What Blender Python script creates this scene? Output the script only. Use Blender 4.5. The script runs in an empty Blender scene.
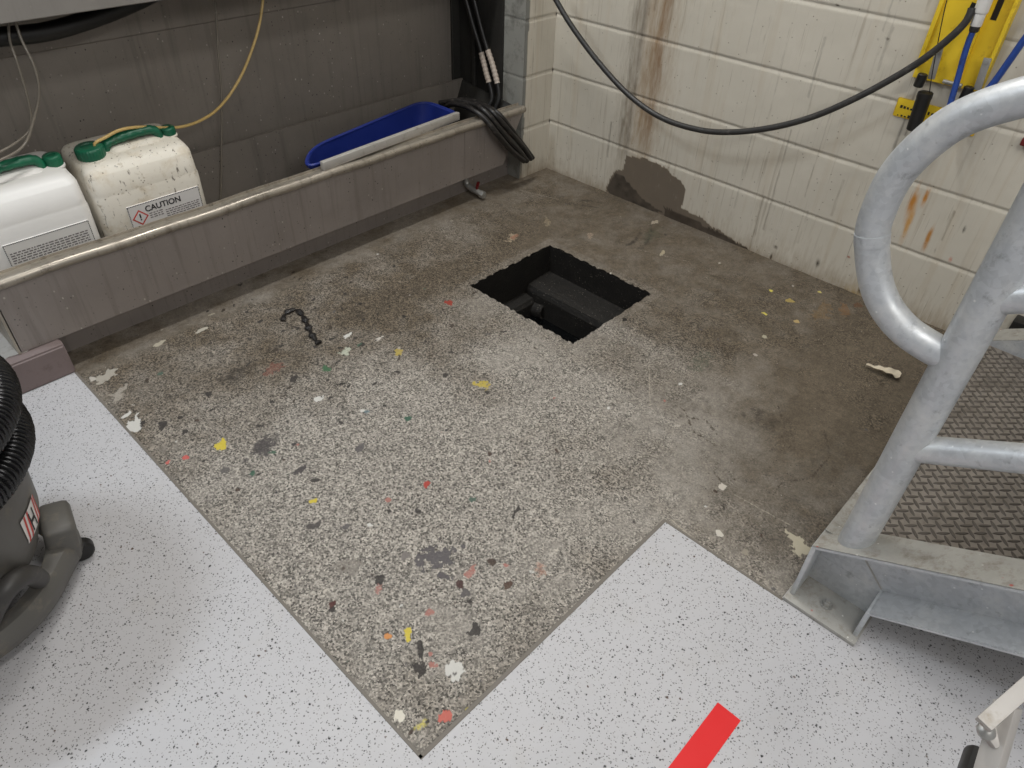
import bpy, bmesh, math, random
import numpy as np
from mathutils import Vector, Matrix
random.seed(7)
RNG = np.random.default_rng(11)
SC = bpy.context.scene
COL = SC.collection
PI = math.pi

# ------------------------------------------------------------------ camera (solved from the block courses and floor edges)
CAM = np.array([-2.26424242, -1.9161212, 1.25545184])
YAW, PITCH, ROLL, FOC = 0.8305666, -0.6957448, 0.0387851, 717.325
_f = np.array([math.sin(YAW)*math.cos(PITCH), math.cos(YAW)*math.cos(PITCH), math.sin(PITCH)])
_r = np.cross(_f, [0, 0, 1.0]); _r /= np.linalg.norm(_r)
_u = np.cross(_r, _f)
CR = math.cos(ROLL)*_r + math.sin(ROLL)*_u
CU = -math.sin(ROLL)*_r + math.cos(ROLL)*_u
CF = _f
cam_data = bpy.data.cameras.new('camera')
cam = bpy.data.objects.new('camera', cam_data)
COL.objects.link(cam)
M = Matrix.Identity(4)
for i in range(3):
    M[i][0], M[i][1], M[i][2], M[i][3] = CR[i], CU[i], -CF[i], CAM[i]
cam.matrix_world = M
cam_data.sensor_width = 36.0
cam_data.lens = FOC/1024*36.0
cam_data.clip_start = 0.02
SC.camera = cam


def at(a, b, ax, val):
    """survey helper: where the sight line of photo point (a, b) meets the plane axis=val"""
    d = CF + CR*(a-512)/FOC - CU*(b-384)/FOC
    t = (val-CAM[ax])/d[ax]
    p = CAM + d*t
    return Vector((float(p[0]), float(p[1]), float(p[2])))


def lin(r, g=None, b=None):
    if g is None:
        g = b = r
    def c(v):
        v /= 255.0
        return v/12.92 if v <= 0.04045 else ((v+0.055)/1.055)**2.4
    return (c(r), c(g), c(b), 1.0)


# ------------------------------------------------------------------ node helpers
class NT:
    def __init__(self, name):
        self.m = bpy.data.materials.new(name)
        self.m.use_nodes = True
        self.t = self.m.node_tree
        self.b = self.t.nodes['Principled BSDF']
        self.geo = None
    def n(self, typ, **kw):
        nd = self.t.nodes.new(typ)
        for k, v in kw.items():
            setattr(nd, k, v)
        return nd
    def set(self, sock, v):
        if v is None:
            return
        if isinstance(v, bpy.types.NodeSocket):
            self.t.links.new(v, sock)
        else:
            sock.default_value = v
    def pos(self, scale=(1, 1, 1), coord='geo'):
        if coord == 'geo':
            if self.geo is None:
                self.geo = self.n('ShaderNodeNewGeometry')
            src = self.geo.outputs['Position']
        else:
            src = self.n('ShaderNodeTexCoord').outputs['Object']
        if scale == (1, 1, 1):
            return src
        mp = self.n('ShaderNodeMapping')
        self.set(mp.inputs['Vector'], src)
        mp.inputs['Scale'].default_value = scale
        return mp.outputs[0]
    def noise(self, scale=5.0, detail=3.0, rough=0.55, vec=None, dist=0.0):
        nd = self.n('ShaderNodeTexNoise')
        self.set(nd.inputs['Vector'], vec if vec is not None else self.pos())
        nd.inputs['Scale'].default_value = scale
        nd.inputs['Detail'].default_value = detail
        nd.inputs['Roughness'].default_value = rough
        nd.inputs['Distortion'].default_value = dist
        return nd.outputs[0]
    def vor(self, scale, vec=None, feature='F1', rand=1.0):
        nd = self.n('ShaderNodeTexVoronoi', feature=feature)
        self.set(nd.inputs['Vector'], vec if vec is not None else self.pos())
        nd.inputs['Scale'].default_value = scale
        nd.inputs['Randomness'].default_value = rand
        return nd
    def ramp(self, fac, lo, hi, a=0.0, b=1.0):
        nd = self.n('ShaderNodeMapRange')
        nd.clamp = True
        self.set(nd.inputs['Value'], fac)
        nd.inputs['From Min'].default_value = lo
        nd.inputs['From Max'].default_value = hi
        nd.inputs['To Min'].default_value = a
        nd.inputs['To Max'].default_value = b
        return nd.outputs[0]
    def math(self, op, a, b=None):
        nd = self.n('ShaderNodeMath', operation=op)
        self.set(nd.inputs[0], a)
        if b is not None:
            self.set(nd.inputs[1], b)
        return nd.outputs[0]
    def mix(self, fac, a, b, mode='MIX'):
        nd = self.n('ShaderNodeMix', data_type='RGBA', blend_type=mode)
        self.set(nd.inputs[0], fac)
        self.set(nd.inputs[6], a)
        self.set(nd.inputs[7], b)
        return nd.outputs[2]
    def attr(self, name):
        nd = self.n('ShaderNodeAttribute', attribute_name=name)
        return nd
    def sep(self, col):
        nd = self.n('ShaderNodeSeparateColor')
        self.set(nd.inputs[0], col)
        return nd.outputs
    def bump(self, h, strength=0.3, dist=0.002):
        nd = self.n('ShaderNodeBump')
        nd.inputs['Strength'].default_value = strength
        nd.inputs['Distance'].default_value = dist
        self.set(nd.inputs['Height'], h)
        self.set(self.b.inputs['Normal'], nd.outputs[0])
    def out(self, col=None, rough=None, metal=None, spec=None, **kw):
        self.set(self.b.inputs['Base Color'], col)
        self.set(self.b.inputs['Roughness'], rough)
        self.set(self.b.inputs['Metallic'], metal)
        if spec is not None:
            self.set(self.b.inputs['Specular IOR Level'], spec)
        for k, v in kw.items():
            self.set(self.b.inputs[k.replace('_', ' ')], v)
        return self.m


def simple(name, rgb, rough=0.5, metal=0.0, var=0.12, nscale=30.0, dirt=None, dirtamt=0.0, dscale=18.0, **kw):
    """plain material with a little mottling and optional dirt blotches"""
    t = NT(name)
    c = lin(*rgb)
    n = t.noise(nscale, 4.0, 0.6)
    dark = tuple(x*(1-var) for x in c[:3])+(1,)
    lite = tuple(min(1, x*(1+var)) for x in c[:3])+(1,)
    col = t.mix(n, dark, lite)
    if dirt:
        d = t.ramp(t.noise(dscale, 5.0, 0.7), 0.62-0.25*dirtamt, 0.75)
        col = t.mix(t.math('MULTIPLY', d, 0.85), col, lin(*dirt))
    t.out(col, t.ramp(n, 0.3, 0.7, max(0.02, rough-0.08), min(1, rough+0.08)), metal, **kw)
    return t.m


# ------------------------------------------------------------------ materials
def mat_terrazzo():
    t = NT('speckled vinyl')
    base = t.mix(t.noise(2.5, 3), lin(184, 183, 185), lin(196, 195, 197))
    # soiled haze
    base = t.mix(t.ramp(t.noise(9.0, 5, 0.65), 0.55, 0.85, 0, 0.35), base, lin(176, 170, 160))
    col = base
    for sc, keep, lo, hi, dk in ((150.0, 0.30, 0.16, 0.30, lin(92, 92, 92)), (95.0, 0.16, 0.12, 0.26, lin(45, 45, 46)), (230.0, 0.34, 0.18, 0.34, lin(132, 130, 128)), (290.0, 0.16, 0.22, 0.40, lin(60, 59, 58)), (70.0, 0.05, .12, .2, lin(86, 70, 60))):
        wob = t.n('ShaderNodeVectorMath', operation='ADD')
        t.set(wob.inputs[0], t.pos())
        nz = t.n('ShaderNodeTexNoise'); nz.inputs['Scale'].default_value = 160
        t.set(nz.inputs['Vector'], t.pos())
        sc_ = t.n('ShaderNodeVectorMath', operation='SCALE'); t.set(sc_.inputs[0], nz.outputs[1]); sc_.inputs['Scale'].default_value = 0.006
        t.set(wob.inputs[1], sc_.outputs[0])
        v = t.vor(sc, wob.outputs[0])
        rnd = t.sep(v.outputs['Color'])[0]
        chip = t.ramp(v.outputs['Distance'], lo, hi, 1, 0)
        pick = t.ramp(rnd, 1-keep-0.01, 1-keep+0.01, 0, 1)
        col = t.mix(t.math('MULTIPLY', chip, pick), col, dk)
    t.bump(t.noise(420, 2), 0.06, 0.001)
    return t.out(col, t.ramp(t.noise(30, 3), 0.3, 0.7, 0.38, 0.55), 0, 0.4)


def mat_concrete():
    t = NT('worn concrete')
    at_ = t.attr('mask')
    r, g, b = t.sep(at_.outputs['Color'])[:3]      # brown film, exposed aggregate, grease and darker tone
    base = t.mix(t.noise(6, 5, 0.6), lin(142, 136, 128), lin(162, 156, 147))
    brown = t.mix(t.noise(11, 6, 0.65), lin(82, 73, 61), lin(114, 103, 88))
    col = t.mix(r, base, brown)
    # exposed aggregate: light and dark grains
    v = t.vor(285.0)
    rnd = t.sep(v.outputs['Color'])[1]
    grain = t.ramp(rnd, 0.0, 1.0, 0.22, 1.60)
    gr = t.n('ShaderNodeCombineColor')
    for i in range(3):
        t.set(gr.inputs[i], grain)
    agg = t.mix(1.0, col, gr.outputs[0], 'MULTIPLY')
    v2 = t.vor(125.0)
    rnd2 = t.sep(v2.outputs['Color'])[2]
    pit = t.math('MULTIPLY', t.ramp(rnd2, 0.80, 0.82), t.ramp(v2.outputs['Distance'], 0.25, 0.45, 1, 0))
    agg = t.mix(t.math('MULTIPLY', pit, 0.75), agg, lin(62, 56, 50))
    pal = t.math('MULTIPLY', t.ramp(rnd2, 0.16, 0.14), t.ramp(v2.outputs['Distance'], 0.2, 0.4, 1, 0))
    agg = t.mix(t.math('MULTIPLY', pal, 0.55), agg, lin(200, 195, 186))
    patch = t.ramp(t.math('ADD', g, t.math('MULTIPLY', t.math('SUBTRACT', t.noise(14, 6, 0.7), 0.5), 1.5)), 0.25, 0.7)
    col = t.mix(patch, col, agg)
    mott = t.ramp(t.noise(55, 9, 0.85), 0.32, 0.68, 0.66, 1.30)
    fine = t.math('MULTIPLY', t.ramp(t.noise(230, 3, 0.7), 0.3, 0.7, 0.74, 1.24), mott)
    fc = t.n('ShaderNodeCombineColor')
    for i in range(3):
        t.set(fc.inputs[i], fine)
    col = t.mix(1.0, col, fc.outputs[0], 'MULTIPLY')
    v3 = t.vor(95.0)
    r3 = t.sep(v3.outputs['Color'])
    dots = t.math('MULTIPLY', t.ramp(r3[0], 0.86, 0.87), t.ramp(v3.outputs['Distance'], 0.10, 0.20, 1, 0))
    col = t.mix(t.math('MULTIPLY', dots, 0.8), col, lin(48, 43, 38))
    dots = t.math('MULTIPLY', t.ramp(r3[1], 0.93, 0.94), t.ramp(v3.outputs['Distance'], 0.08, 0.16, 1, 0))
    col = t.mix(t.math('MULTIPLY', dots, 0.7), col, lin(198, 190, 178))
    # dark greasy blots with broken outlines
    gre = t.ramp(t.math('ADD', b, t.math('MULTIPLY', t.math('SUBTRACT', t.noise(38, 6, 0.75), 0.5), 1.1)), 0.42, 0.72)
    col = t.mix(t.math('MULTIPLY', gre, 0.85), col, lin(50, 45, 40))
    # scratches and swept arcs in the film
    p = t.attr('paint')
    pf = t.ramp(t.math('ADD', p.outputs['Alpha'], t.math('MULTIPLY', t.math('SUBTRACT', t.noise(260, 2), 0.5), 0.7)), 0.3, 0.62)
    pf = t.math('MULTIPLY', pf, t.ramp(p.outputs['Alpha'], 0.02, 0.12))
    col = t.mix(t.math('MULTIPLY', pf, 0.92), col, p.outputs['Color'])
    h = t.math('ADD', t.math('MULTIPLY', rnd, t.math('MULTIPLY', patch, 0.5)), t.noise(60, 5, 0.7))
    t.bump(h, 0.35, 0.003)
    return t.out(col, t.ramp(t.noise(12, 4), 0.3, 0.7, 0.5, 0.8), 0, 0.35)


def mat_blockwall():
    t = NT('painted blockwork')
    base = t.mix(t.noise(3.5, 4), lin(192, 186, 172), lin(208, 202, 189))
    # vertical runs: thin in plan, long in height
    for sx, sz, lo, hi, amt, c in ((70, 2.2, 0.60, 0.70, 0.5, lin(160, 149, 132)), (190, 5.0, 0.63, 0.72, 0.55, lin(140, 130, 114)), (28, 1.2, 0.55, 0.75, 0.42, lin(186, 172, 150))):
        n = t.noise(1.0, 3, 0.6, t.pos((sx, sx, sz)))
        base = t.mix(t.math('MULTIPLY', t.ramp(n, lo, hi), amt), base, c)
    # spatter
    v = t.vor(75.0)
    rnd = t.sep(v.outputs['Color'])[0]
    sp = t.math('MULTIPLY', t.ramp(rnd, 0.95, 0.96), t.ramp(v.outputs['Distance'], 0.06, 0.2, 1, 0))
    base = t.mix(t.math('MULTIPLY', sp, 0.7), base, lin(104, 92, 78))
    p = t.attr('paint')
    brk = t.noise(1.0, 5, 0.7, t.pos((90, 90, 16)))
    pf = t.ramp(t.math('ADD', p.outputs['Alpha'], t.math('MULTIPLY', t.math('SUBTRACT', brk, 0.5), 0.9)), 0.15, 0.85)
    pf = t.math('MULTIPLY', pf, t.ramp(p.outputs['Alpha'], 0.0, 0.10))
    col = t.mix(pf, base, p.outputs['Color'])
    h = t.math('ADD', t.noise(1.0, 4, 0.6, t.pos((160, 160, 30))), t.math('MULTIPLY', t.noise(240, 2), 0.5))
    t.bump(h, 0.28, 0.002)
    return t.out(col, 0.5, 0, 0.4)


def mat_steel(name, rgb, rough=0.45, metal=0.55, speck=0.5, streak=0.4, dirt=(58, 52, 46), ax='x'):
    t = NT(name)
    c = lin(*rgb)
    base = t.mix(t.noise(5, 5, 0.6), tuple(x*0.8 for x in c[:3])+(1,), tuple(min(1, x*1.18) for x in c[:3])+(1,))
    s = t.noise(1.0, 4, 0.65, t.pos((45, 45, 2.2)))
    base = t.mix(t.math('MULTIPLY', t.ramp(s, 0.52, 0.74), streak), base, lin(*dirt))
    for sc, lo, c2, am in ((110, 0.86, lin(36, 32, 30), 0.85), (85, 0.89, lin(196, 190, 180), 0.75), (190, 0.9, lin(70, 62, 56), 0.7), (170, .94, lin(150, 144, 138), .7)):
        v = t.vor(sc, t.pos((1, 1, 0.75)))
        rnd = t.sep(v.outputs['Color'])[0]
        reg = t.ramp(t.noise(6, 4, 0.6), 0.38, 0.62)
        k = t.math('MULTIPLY', t.math('MULTIPLY', t.ramp(rnd, lo, lo+0.01), t.ramp(v.outputs['Distance'], 0.12, 0.24, 1, 0)), reg)
        base = t.mix(t.math('MULTIPLY', k, am*speck*1.6), base, c2)
    t.bump(t.noise(40, 4), 0.05, 0.002)
    return t.out(base, t.ramp(t.noise(16, 4), 0.3, 0.7, rough-0.08, rough+0.14), metal, 0.5)


def mat_galv():
    t = NT('galvanised steel')
    v = t.vor(120.0)
    sp = t.sep(v.outputs['Color'])[0]
    base = t.mix(sp, lin(180, 183, 186), lin(194, 197, 200))
    base = t.mix(t.ramp(t.noise(14, 5, 0.7), 0.45, 0.7), base, lin(208, 209, 208))
    base = t.mix(t.ramp(t.noise(34, 5, 0.7), 0.60, 0.74, 0, 0.7), base, lin(128, 129, 130))
    v2 = t.vor(90)
    k = t.math('MULTIPLY', t.ramp(t.sep(v2.outputs['Color'])[1], 0.93, 0.94), t.ramp(v2.outputs['Distance'], 0.1, 0.2, 1, 0))
    base = t.mix(t.math('MULTIPLY', k, 0.8), base, lin(232, 232, 230))
    t.bump(t.noise(50, 4, 0.6), 0.12, 0.003)
    return t.out(base, t.ramp(t.noise(25, 4), 0.3, 0.7, 0.36, 0.55), 0.38, 0.5)


def mat_galv_dirty():
    t = NT('soiled galvanised steel')
    base = t.mix(t.noise(20, 5, 0.7), lin(150, 148, 142), lin(186, 184, 178))
    base = t.mix(t.ramp(t.noise(32, 6, 0.75), 0.50, 0.72, 0, 0.75), base, lin(122, 112, 98))
    for th, c in ((0.95, lin(186, 70, 64)), (0.90, lin(236, 235, 230))):
        v2 = t.vor(70 if th > .92 else 110)
        k = t.math('MULTIPLY', t.ramp(t.sep(v2.outputs['Color'])[1], th, th+0.01), t.ramp(v2.outputs['Distance'], 0.1, 0.25, 1, 0))
        base = t.mix(t.math('MULTIPLY', k, 0.8), base, c)
    t.bump(t.noise(70, 4, 0.6), 0.15, 0.003)
    return t.out(base, 0.55, 0.35, 0.4)


def mat_dirtyplastic():
    t = NT('soiled white plastic')
    base = t.mix(t.noise(7, 4), lin(206, 199, 184), lin(226, 221, 210))
    base = t.mix(t.ramp(t.noise(9, 6, 0.7), 0.52, 0.72, 0, 0.7), base, lin(178, 158, 124))
    n = t.noise(1.0, 5, 0.7, t.pos((70, 70, 16)))
    base = t.mix(t.ramp(n, 0.61, 0.66, 0, .85), base, lin(72, 60, 48))
    base = t.mix(t.ramp(t.noise(60, 4, .7), 0.60, 0.70, 0, .6), base, lin(150, 134, 108))
    v2 = t.vor(100)
    k = t.math('MULTIPLY', t.ramp(t.sep(v2.outputs['Color'])[1], 0.82, 0.84), t.ramp(v2.outputs['Distance'], 0.12, 0.26, 1, 0))
    base = t.mix(t.math('MULTIPLY', k, 0.85), base, lin(96, 84, 66))
    return t.out(base, 0.5, 0, 0.4)


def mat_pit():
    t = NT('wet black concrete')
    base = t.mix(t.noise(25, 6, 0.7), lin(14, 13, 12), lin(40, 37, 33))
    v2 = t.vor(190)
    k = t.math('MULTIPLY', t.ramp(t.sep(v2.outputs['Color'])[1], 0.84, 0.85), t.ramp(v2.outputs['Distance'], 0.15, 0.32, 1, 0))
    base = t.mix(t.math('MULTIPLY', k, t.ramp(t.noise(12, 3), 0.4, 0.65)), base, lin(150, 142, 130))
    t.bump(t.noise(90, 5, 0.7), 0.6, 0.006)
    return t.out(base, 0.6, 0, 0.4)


MT = {}
MT['terrazzo'] = mat_terrazzo()
MT['concrete'] = mat_concrete()
MT['block'] = mat_blockwall()
MT['steel'] = mat_steel('dull stainless steel', (152, 144, 139), 0.45, 0.4, 1.0, 0.30)
MT['steel_back'] = mat_steel('stained stainless sheet', (136, 129, 121), 0.5, 0.3, 0.9, 0.28)
MT['steel_hood'] = mat_steel('clean stainless sheet', (150, 146, 141), 0.45, 0.4, 0.2, 0.2, (110, 104, 98))
MT['steel_rim'] = mat_steel('rubbed stainless rim', (168, 160, 148), 0.34, 0.6, 0.7, 0.55, (72, 62, 50))
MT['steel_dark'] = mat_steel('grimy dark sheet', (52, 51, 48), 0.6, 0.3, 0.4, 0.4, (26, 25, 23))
MT['galv'] = mat_galv()
MT['galvd'] = mat_galv_dirty()
MT['tread'] = simple('worn tread plate', (140, 133, 125), 0.5, 0.45, 0.25, 30, (88, 80, 70), 0.55, 14)
MT['treadbar'] = simple('tread bars with dark reflection', (92, 86, 80), 0.5, 0.4, 0.2, 40)  # dark reflection of the surroundings put into the bar colour
MT['alu'] = simple('aluminium', (186, 182, 177), 0.6, 0.3, 0.06, 40, (150, 140, 124), 0.2)
MT['black'] = simple('black rubber', (26, 25, 24), 0.45, 0, 0.25, 60)
MT['blackd'] = simple('dusty black rubber', (30, 28, 27), 0.42, 0, 0.3, 60, (84, 78, 72), 0.25, 60)
MT['hose_grey'] = simple('dark grey rubber', (48, 47, 46), 0.42, 0, 0.15, 60, (90, 86, 82), 0.2, 50)
MT['corr'] = simple('black corrugated plastic', (24, 24, 25), 0.22, 0, 0.2, 60)
MT['green'] = simple('green plastic', (20, 104, 74), 0.38, 0, 0.12, 30)
MT['greend'] = simple('soiled green plastic', (16, 92, 66), 0.4, 0, 0.18, 40, (60, 70, 50), 0.25, 60)
MT['whitep'] = simple('white plastic', (226, 224, 220), 0.42, 0, 0.04, 8)
MT['whited'] = mat_dirtyplastic()
MT['label'] = simple('paper label', (222, 219, 216), 0.6, 0, 0.04, 30)
MT['ink'] = simple('black ink', (34, 32, 32), 0.6, 0, 0.1, 50)
MT['inkgrey'] = simple('grey ink', (112, 106, 106), 0.6, 0, 0.1, 50)
MT['inkred'] = simple('red ink', (196, 70, 62), 0.6, 0, 0.1, 50)
MT['blue'] = simple('blue plastic', (30, 46, 120), 0.38, 0, 0.1, 20)
MT['blueh'] = simple('blue hose rubber', (40, 72, 146), 0.4, 0, 0.18, 60, (36, 40, 52), 0.3, 40)
MT['yellow'] = simple('yellow painted steel', (236, 202, 46), 0.42, 0, 0.06, 20, (190, 150, 40), 0.15, 30)
MT['yhose'] = simple('yellowed tubing', (206, 176, 112), 0.3, 0, 0.1, 40, None, 0, 18)
MT['clear'] = simple('cloudy tubing', (128, 121, 110), 0.2, 0, 0.12, 40)
MT['redtape'] = simple('red floor tape', (222, 34, 36), 0.45, 0, 0.05, 20)
MT['vac'] = simple('grey moulded plastic', (92, 90, 86), 0.5, 0, 0.15, 20, (122, 114, 100), 0.3, 20)
MT['vacdark'] = simple('dark moulded plastic', (58, 56, 54), 0.5, 0, 0.15, 20, (90, 84, 76), 0.2, 30)
MT['bar'] = simple('pale grey strip', (176, 172, 166), 0.5, 0.2, 0.1, 30, (130, 122, 112), 0.3, 40)
MT['kerb'] = simple('painted kerb concrete', (122, 108, 106), 0.65, 0, 0.16, 30, (90, 78, 70), 0.35, 30)
MT['kerbw'] = simple('chipped white floor paint', (186, 183, 178), 0.7, 0, 0.1, 30, (120, 110, 96), 0.45, 30)
MT['chip'] = simple('peeled cream paint', (206, 194, 172), 0.6, 0, 0.15, 60)
MT['trim'] = simple('grey sealant', (116, 110, 102), 0.6, 0, 0.15, 60, (104, 98, 88), 0.3, 30)
MT['pit'] = mat_pit()
MT['water'] = simple('black drain water', (8, 9, 10), 0.06, 0, 0.1, 10, None, 0, 18)
MT['zinc'] = simple('zinc plated steel', (168, 167, 163), 0.4, 0.6, 0.1, 30)
MT['redp'] = simple('red plastic', (104, 28, 28), 0.45, 0, 0.12, 30)
MT['greypaint'] = simple('grey painted block', (146, 145, 138), 0.55, 0, 0.1, 20, (80, 78, 72), 0.35, 14)
MT['tape_white'] = simple('white tape', (180, 168, 156), 0.5, 0, 0.12, 60, (130, 90, 80), 0.3, 60)
MT['ceil'] = simple('painted ceiling', (200, 198, 194), 0.7, 0, 0.04, 4)
MT['wallp'] = simple('painted wall', (198, 194, 186), 0.7, 0, 0.04, 4)


# ------------------------------------------------------------------ mesh helpers
def link_bm(name, bm, mat, parent=None, smooth=True, angle=40):
    me = bpy.data.meshes.new(name)
    bmesh.ops.recalc_face_normals(bm, faces=bm.faces[:])
    bm.to_mesh(me); bm.free()
    return link_me(name, me, mat, parent, smooth, angle)


def link_me(name, me, mat, parent=None, smooth=True, angle=40):
    o = bpy.data.objects.new(name, me)
    COL.objects.link(o)
    if mat is not None:
        me.materials.append(mat)
    if smooth:
        me.polygons.foreach_set('use_smooth', [True]*len(me.polygons))
        try:
            me.set_sharp_from_angle(angle=math.radians(angle))
        except Exception:
            pass
    if parent is not None:
        o.parent = parent
        o.matrix_parent_inverse = Matrix.Translation(-Vector(parent.location))
    return o


def thing(name, label, cat, loc, group=None):
    o = bpy.data.objects.new(name, None)
    o.empty_display_size = 0.05
    COL.objects.link(o)
    o.location = loc
    return tag(o, label, cat, group)


def tag(o, label, cat, group=None):
    o['label'] = label
    o['category'] = cat
    if group:
        o['group'] = group
    return o


def struct(o):
    o['kind'] = 'structure'
    return o


def add_box(bm, lo, hi, bev=0.0, seg=2, mat=None):
    lo = Vector(lo); hi = Vector(hi)
    c = (lo+hi)/2; s = hi-lo
    r = bmesh.ops.create_cube(bm, size=1.0, matrix=Matrix.Translation(c) @ Matrix.Diagonal((s.x, s.y, s.z, 1)))
    if bev > 0:
        es = list({e for v in r['verts'] for e in v.link_edges})
        bmesh.ops.bevel(bm, geom=es, offset=bev, segments=seg, profile=0.5, affect='EDGES')
    return bm


def box(lo, hi, bev=0.0, seg=2):
    return add_box(bmesh.new(), lo, hi, bev, seg)


def add_obox(bm, p, q, w, t, up=(0, 0, 1), bev=0.0):
    """bar from p to q, width w (sideways) and thickness t (along up)"""
    p = Vector(p); q = Vector(q)
    d = (q-p); L = d.length; d.normalize()
    s = d.cross(Vector(up)); s.normalize()
    u = s.cross(d)
    mt = Matrix(((d.x, s.x, u.x, (p.x+q.x)/2), (d.y, s.y, u.y, (p.y+q.y)/2), (d.z, s.z, u.z, (p.z+q.z)/2), (0, 0, 0, 1)))
    r = bmesh.ops.create_cube(bm, size=1.0, matrix=mt @ Matrix.Diagonal((L, w, t, 1)))
    if bev > 0:
        es = list({e for v in r['verts'] for e in v.link_edges})
        bmesh.ops.bevel(bm, geom=es, offset=bev, segments=2, profile=0.5, affect='EDGES')
    return bm


def add_prism(bm, pts, ax, a, b):
    """closed polygon pts (2 coords) extruded along axis ax from a to b"""
    def v(p, t):
        if ax == 0: return (t, p[0], p[1])
        if ax == 1: return (p[0], t, p[1])
        return (p[0], p[1], t)
    A = [bm.verts.new(v(p, a(p) if callable(a) else a)) for p in pts]
    B = [bm.verts.new(v(p, b(p) if callable(b) else b)) for p in pts]
    n = len(pts)
    bm.faces.new(A); bm.faces.new(B[::-1])
    for i in range(n):
        bm.faces.new((A[i], B[i], B[(i+1) % n], A[(i+1) % n]))
    return bm


def crom(P, step=0.01, closed=False):
    """Catmull-Rom resampling"""
    P = [Vector(p) for p in P]
    out = []
    n = len(P)
    rng = range(n if closed else n-1)
    for i in rng:
        if closed:
            p0, p1, p2, p3 = P[i-1], P[i], P[(i+1) % n], P[(i+2) % n]
        else:
            p1, p2 = P[i], P[i+1]
            p0 = P[i-1] if i > 0 else p1*2-p2
            p3 = P[i+2] if i+2 < n else p2*2-p1
        k = max(2, int((p2-p1).length/step))
        for j in range(k):
            t = j/k
            out.append(0.5*((2*p1)+(p2-p0)*t+(2*p0-5*p1+4*p2-p3)*t*t+(3*p1-p0-3*p2+p3)*t**3))
    if not closed:
        out.append(P[-1])
    return out


def add_tube(bm, P, r, seg=14, cap=True, closed=False):
    """swept tube with parallel-transported frame; r number or function of index fraction/length"""
    n = len(P)
    P = [Vector(p) for p in P]
    T = []
    for i in range(n):
        if closed:
            d = P[(i+1) % n]-P[i-1]
        else:
            d = P[min(i+1, n-1)]-P[max(i-1, 0)]
        T.append(d.normalized())
    nrm = T[0].orthogonal().normalized()
    rings = []
    acc = 0.0
    for i in range(n):
        if i:
            acc += (P[i]-P[i-1]).length
            ax = T[i-1].cross(T[i])
            if ax.length > 1e-8:
                nrm = Matrix.Rotation(T[i-1].angle(T[i]), 3, ax.normalized()) @ nrm
        nrm = (nrm-T[i]*nrm.dot(T[i])).normalized()
        bn = T[i].cross(nrm)
        rr = r(acc) if callable(r) else r
        rings.append([bm.verts.new(P[i]+(nrm*math.cos(2*PI*k/seg)+bn*math.sin(2*PI*k/seg))*rr) for k in range(seg)])
    for i in range(n-1 if not closed else n):
        a, b = rings[i], rings[(i+1) % n]
        for k in range(seg):
            bm.faces.new((a[k], a[(k+1) % seg], b[(k+1) % seg], b[k]))
    if cap and not closed:
        bm.faces.new(rings[0][::-1]); bm.faces.new(rings[-1])
    return bm


def tube(P, r, seg=14, step=0.01, cap=True):
    return add_tube(bmesh.new(), crom(P, step), r, seg, cap)


def add_cyl(bm, p, q, r, r2=None, seg=20, bev=0.0):
    p = Vector(p); q = Vector(q)
    if r2 is None: r2 = r
    d = (q-p); L = d.length; d.normalize()
    if bev > 0:
        prof = [(0, r-bev), (bev, r), (L-bev, r2), (L, r2-bev)]
    else:
        prof = [(0, r), (L, r2)]
    return add_lathe(bm, p, d, prof, seg)


def add_lathe(bm, p, d, prof, seg=24, fn=None):
    """prof = list of (distance along d, radius)"""
    p = Vector(p); d = Vector(d).normalized()
    u = d.orthogonal().normalized(); w = d.cross(u)
    rings = []
    for (h, r) in prof:
        ring = []
        for k in range(seg):
            a = 2*PI*k/seg
            rr = r*(fn(a, h) if fn else 1)
            ring.append(bm.verts.new(p+d*h+(u*math.cos(a)+w*math.sin(a))*rr))
        rings.append(ring)
    for a, b in zip(rings, rings[1:]):
        for k in range(seg):
            bm.faces.new((a[k], a[(k+1) % seg], b[(k+1) % seg], b[k]))
    bm.faces.new(rings[0][::-1]); bm.faces.new(rings[-1])
    return bm


def rrect(cx, cy, hw, hd, rad, n=6):
    """rounded rectangle outline"""
    out = []
    for (sx, sy, a0) in ((1, 1, 0), (-1, 1, PI/2), (-1, -1, PI), (1, -1, 1.5*PI)):
        for k in range(n+1):
            a = a0+PI/2*k/n
            out.append((cx+sx*(hw-rad)+rad*math.cos(a), cy+sy*(hd-rad)+rad*math.sin(a)))
    return out


def add_loft(bm, rings, cap0=True, cap1=True):
    R = [[bm.verts.new(v) for v in ring] for ring in rings]
    n = len(R[0])
    for a, b in zip(R, R[1:]):
        for k in range(n):
            bm.faces.new((a[k], a[(k+1) % n], b[(k+1) % n], b[k]))
    if cap0: bm.faces.new(R[0][::-1])
    if cap1: bm.faces.new(R[-1])
    return bm


def font_mesh(name, txt, size, mat, parent, origin, xdir, ydir, depth=0.0004):
    """raised lettering standing on a surface"""
    cu = bpy.data.curves.new(name, 'FONT')
    cu.body = txt; cu.size = size; cu.extrude = depth; cu.offset = size*0.022; cu.align_x = 'CENTER'; cu.align_y = 'CENTER'
    tmp = bpy.data.objects.new(name, cu)
    COL.objects.link(tmp)
    dg = bpy.context.evaluated_depsgraph_get()
    me = bpy.data.meshes.new_from_object(tmp.evaluated_get(dg))
    bpy.data.objects.remove(tmp)
    x = Vector(xdir).normalized(); y = Vector(ydir).normalized(); z = x.cross(y)
    mt = Matrix(((x.x, y.x, z.x, origin[0]), (x.y, y.y, z.y, origin[1]), (x.z, y.z, z.z, origin[2]), (0, 0, 0, 1)))
    me.transform(mt)
    me.materials.clear()
    return link_me(name, me, mat, parent, False)


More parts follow.
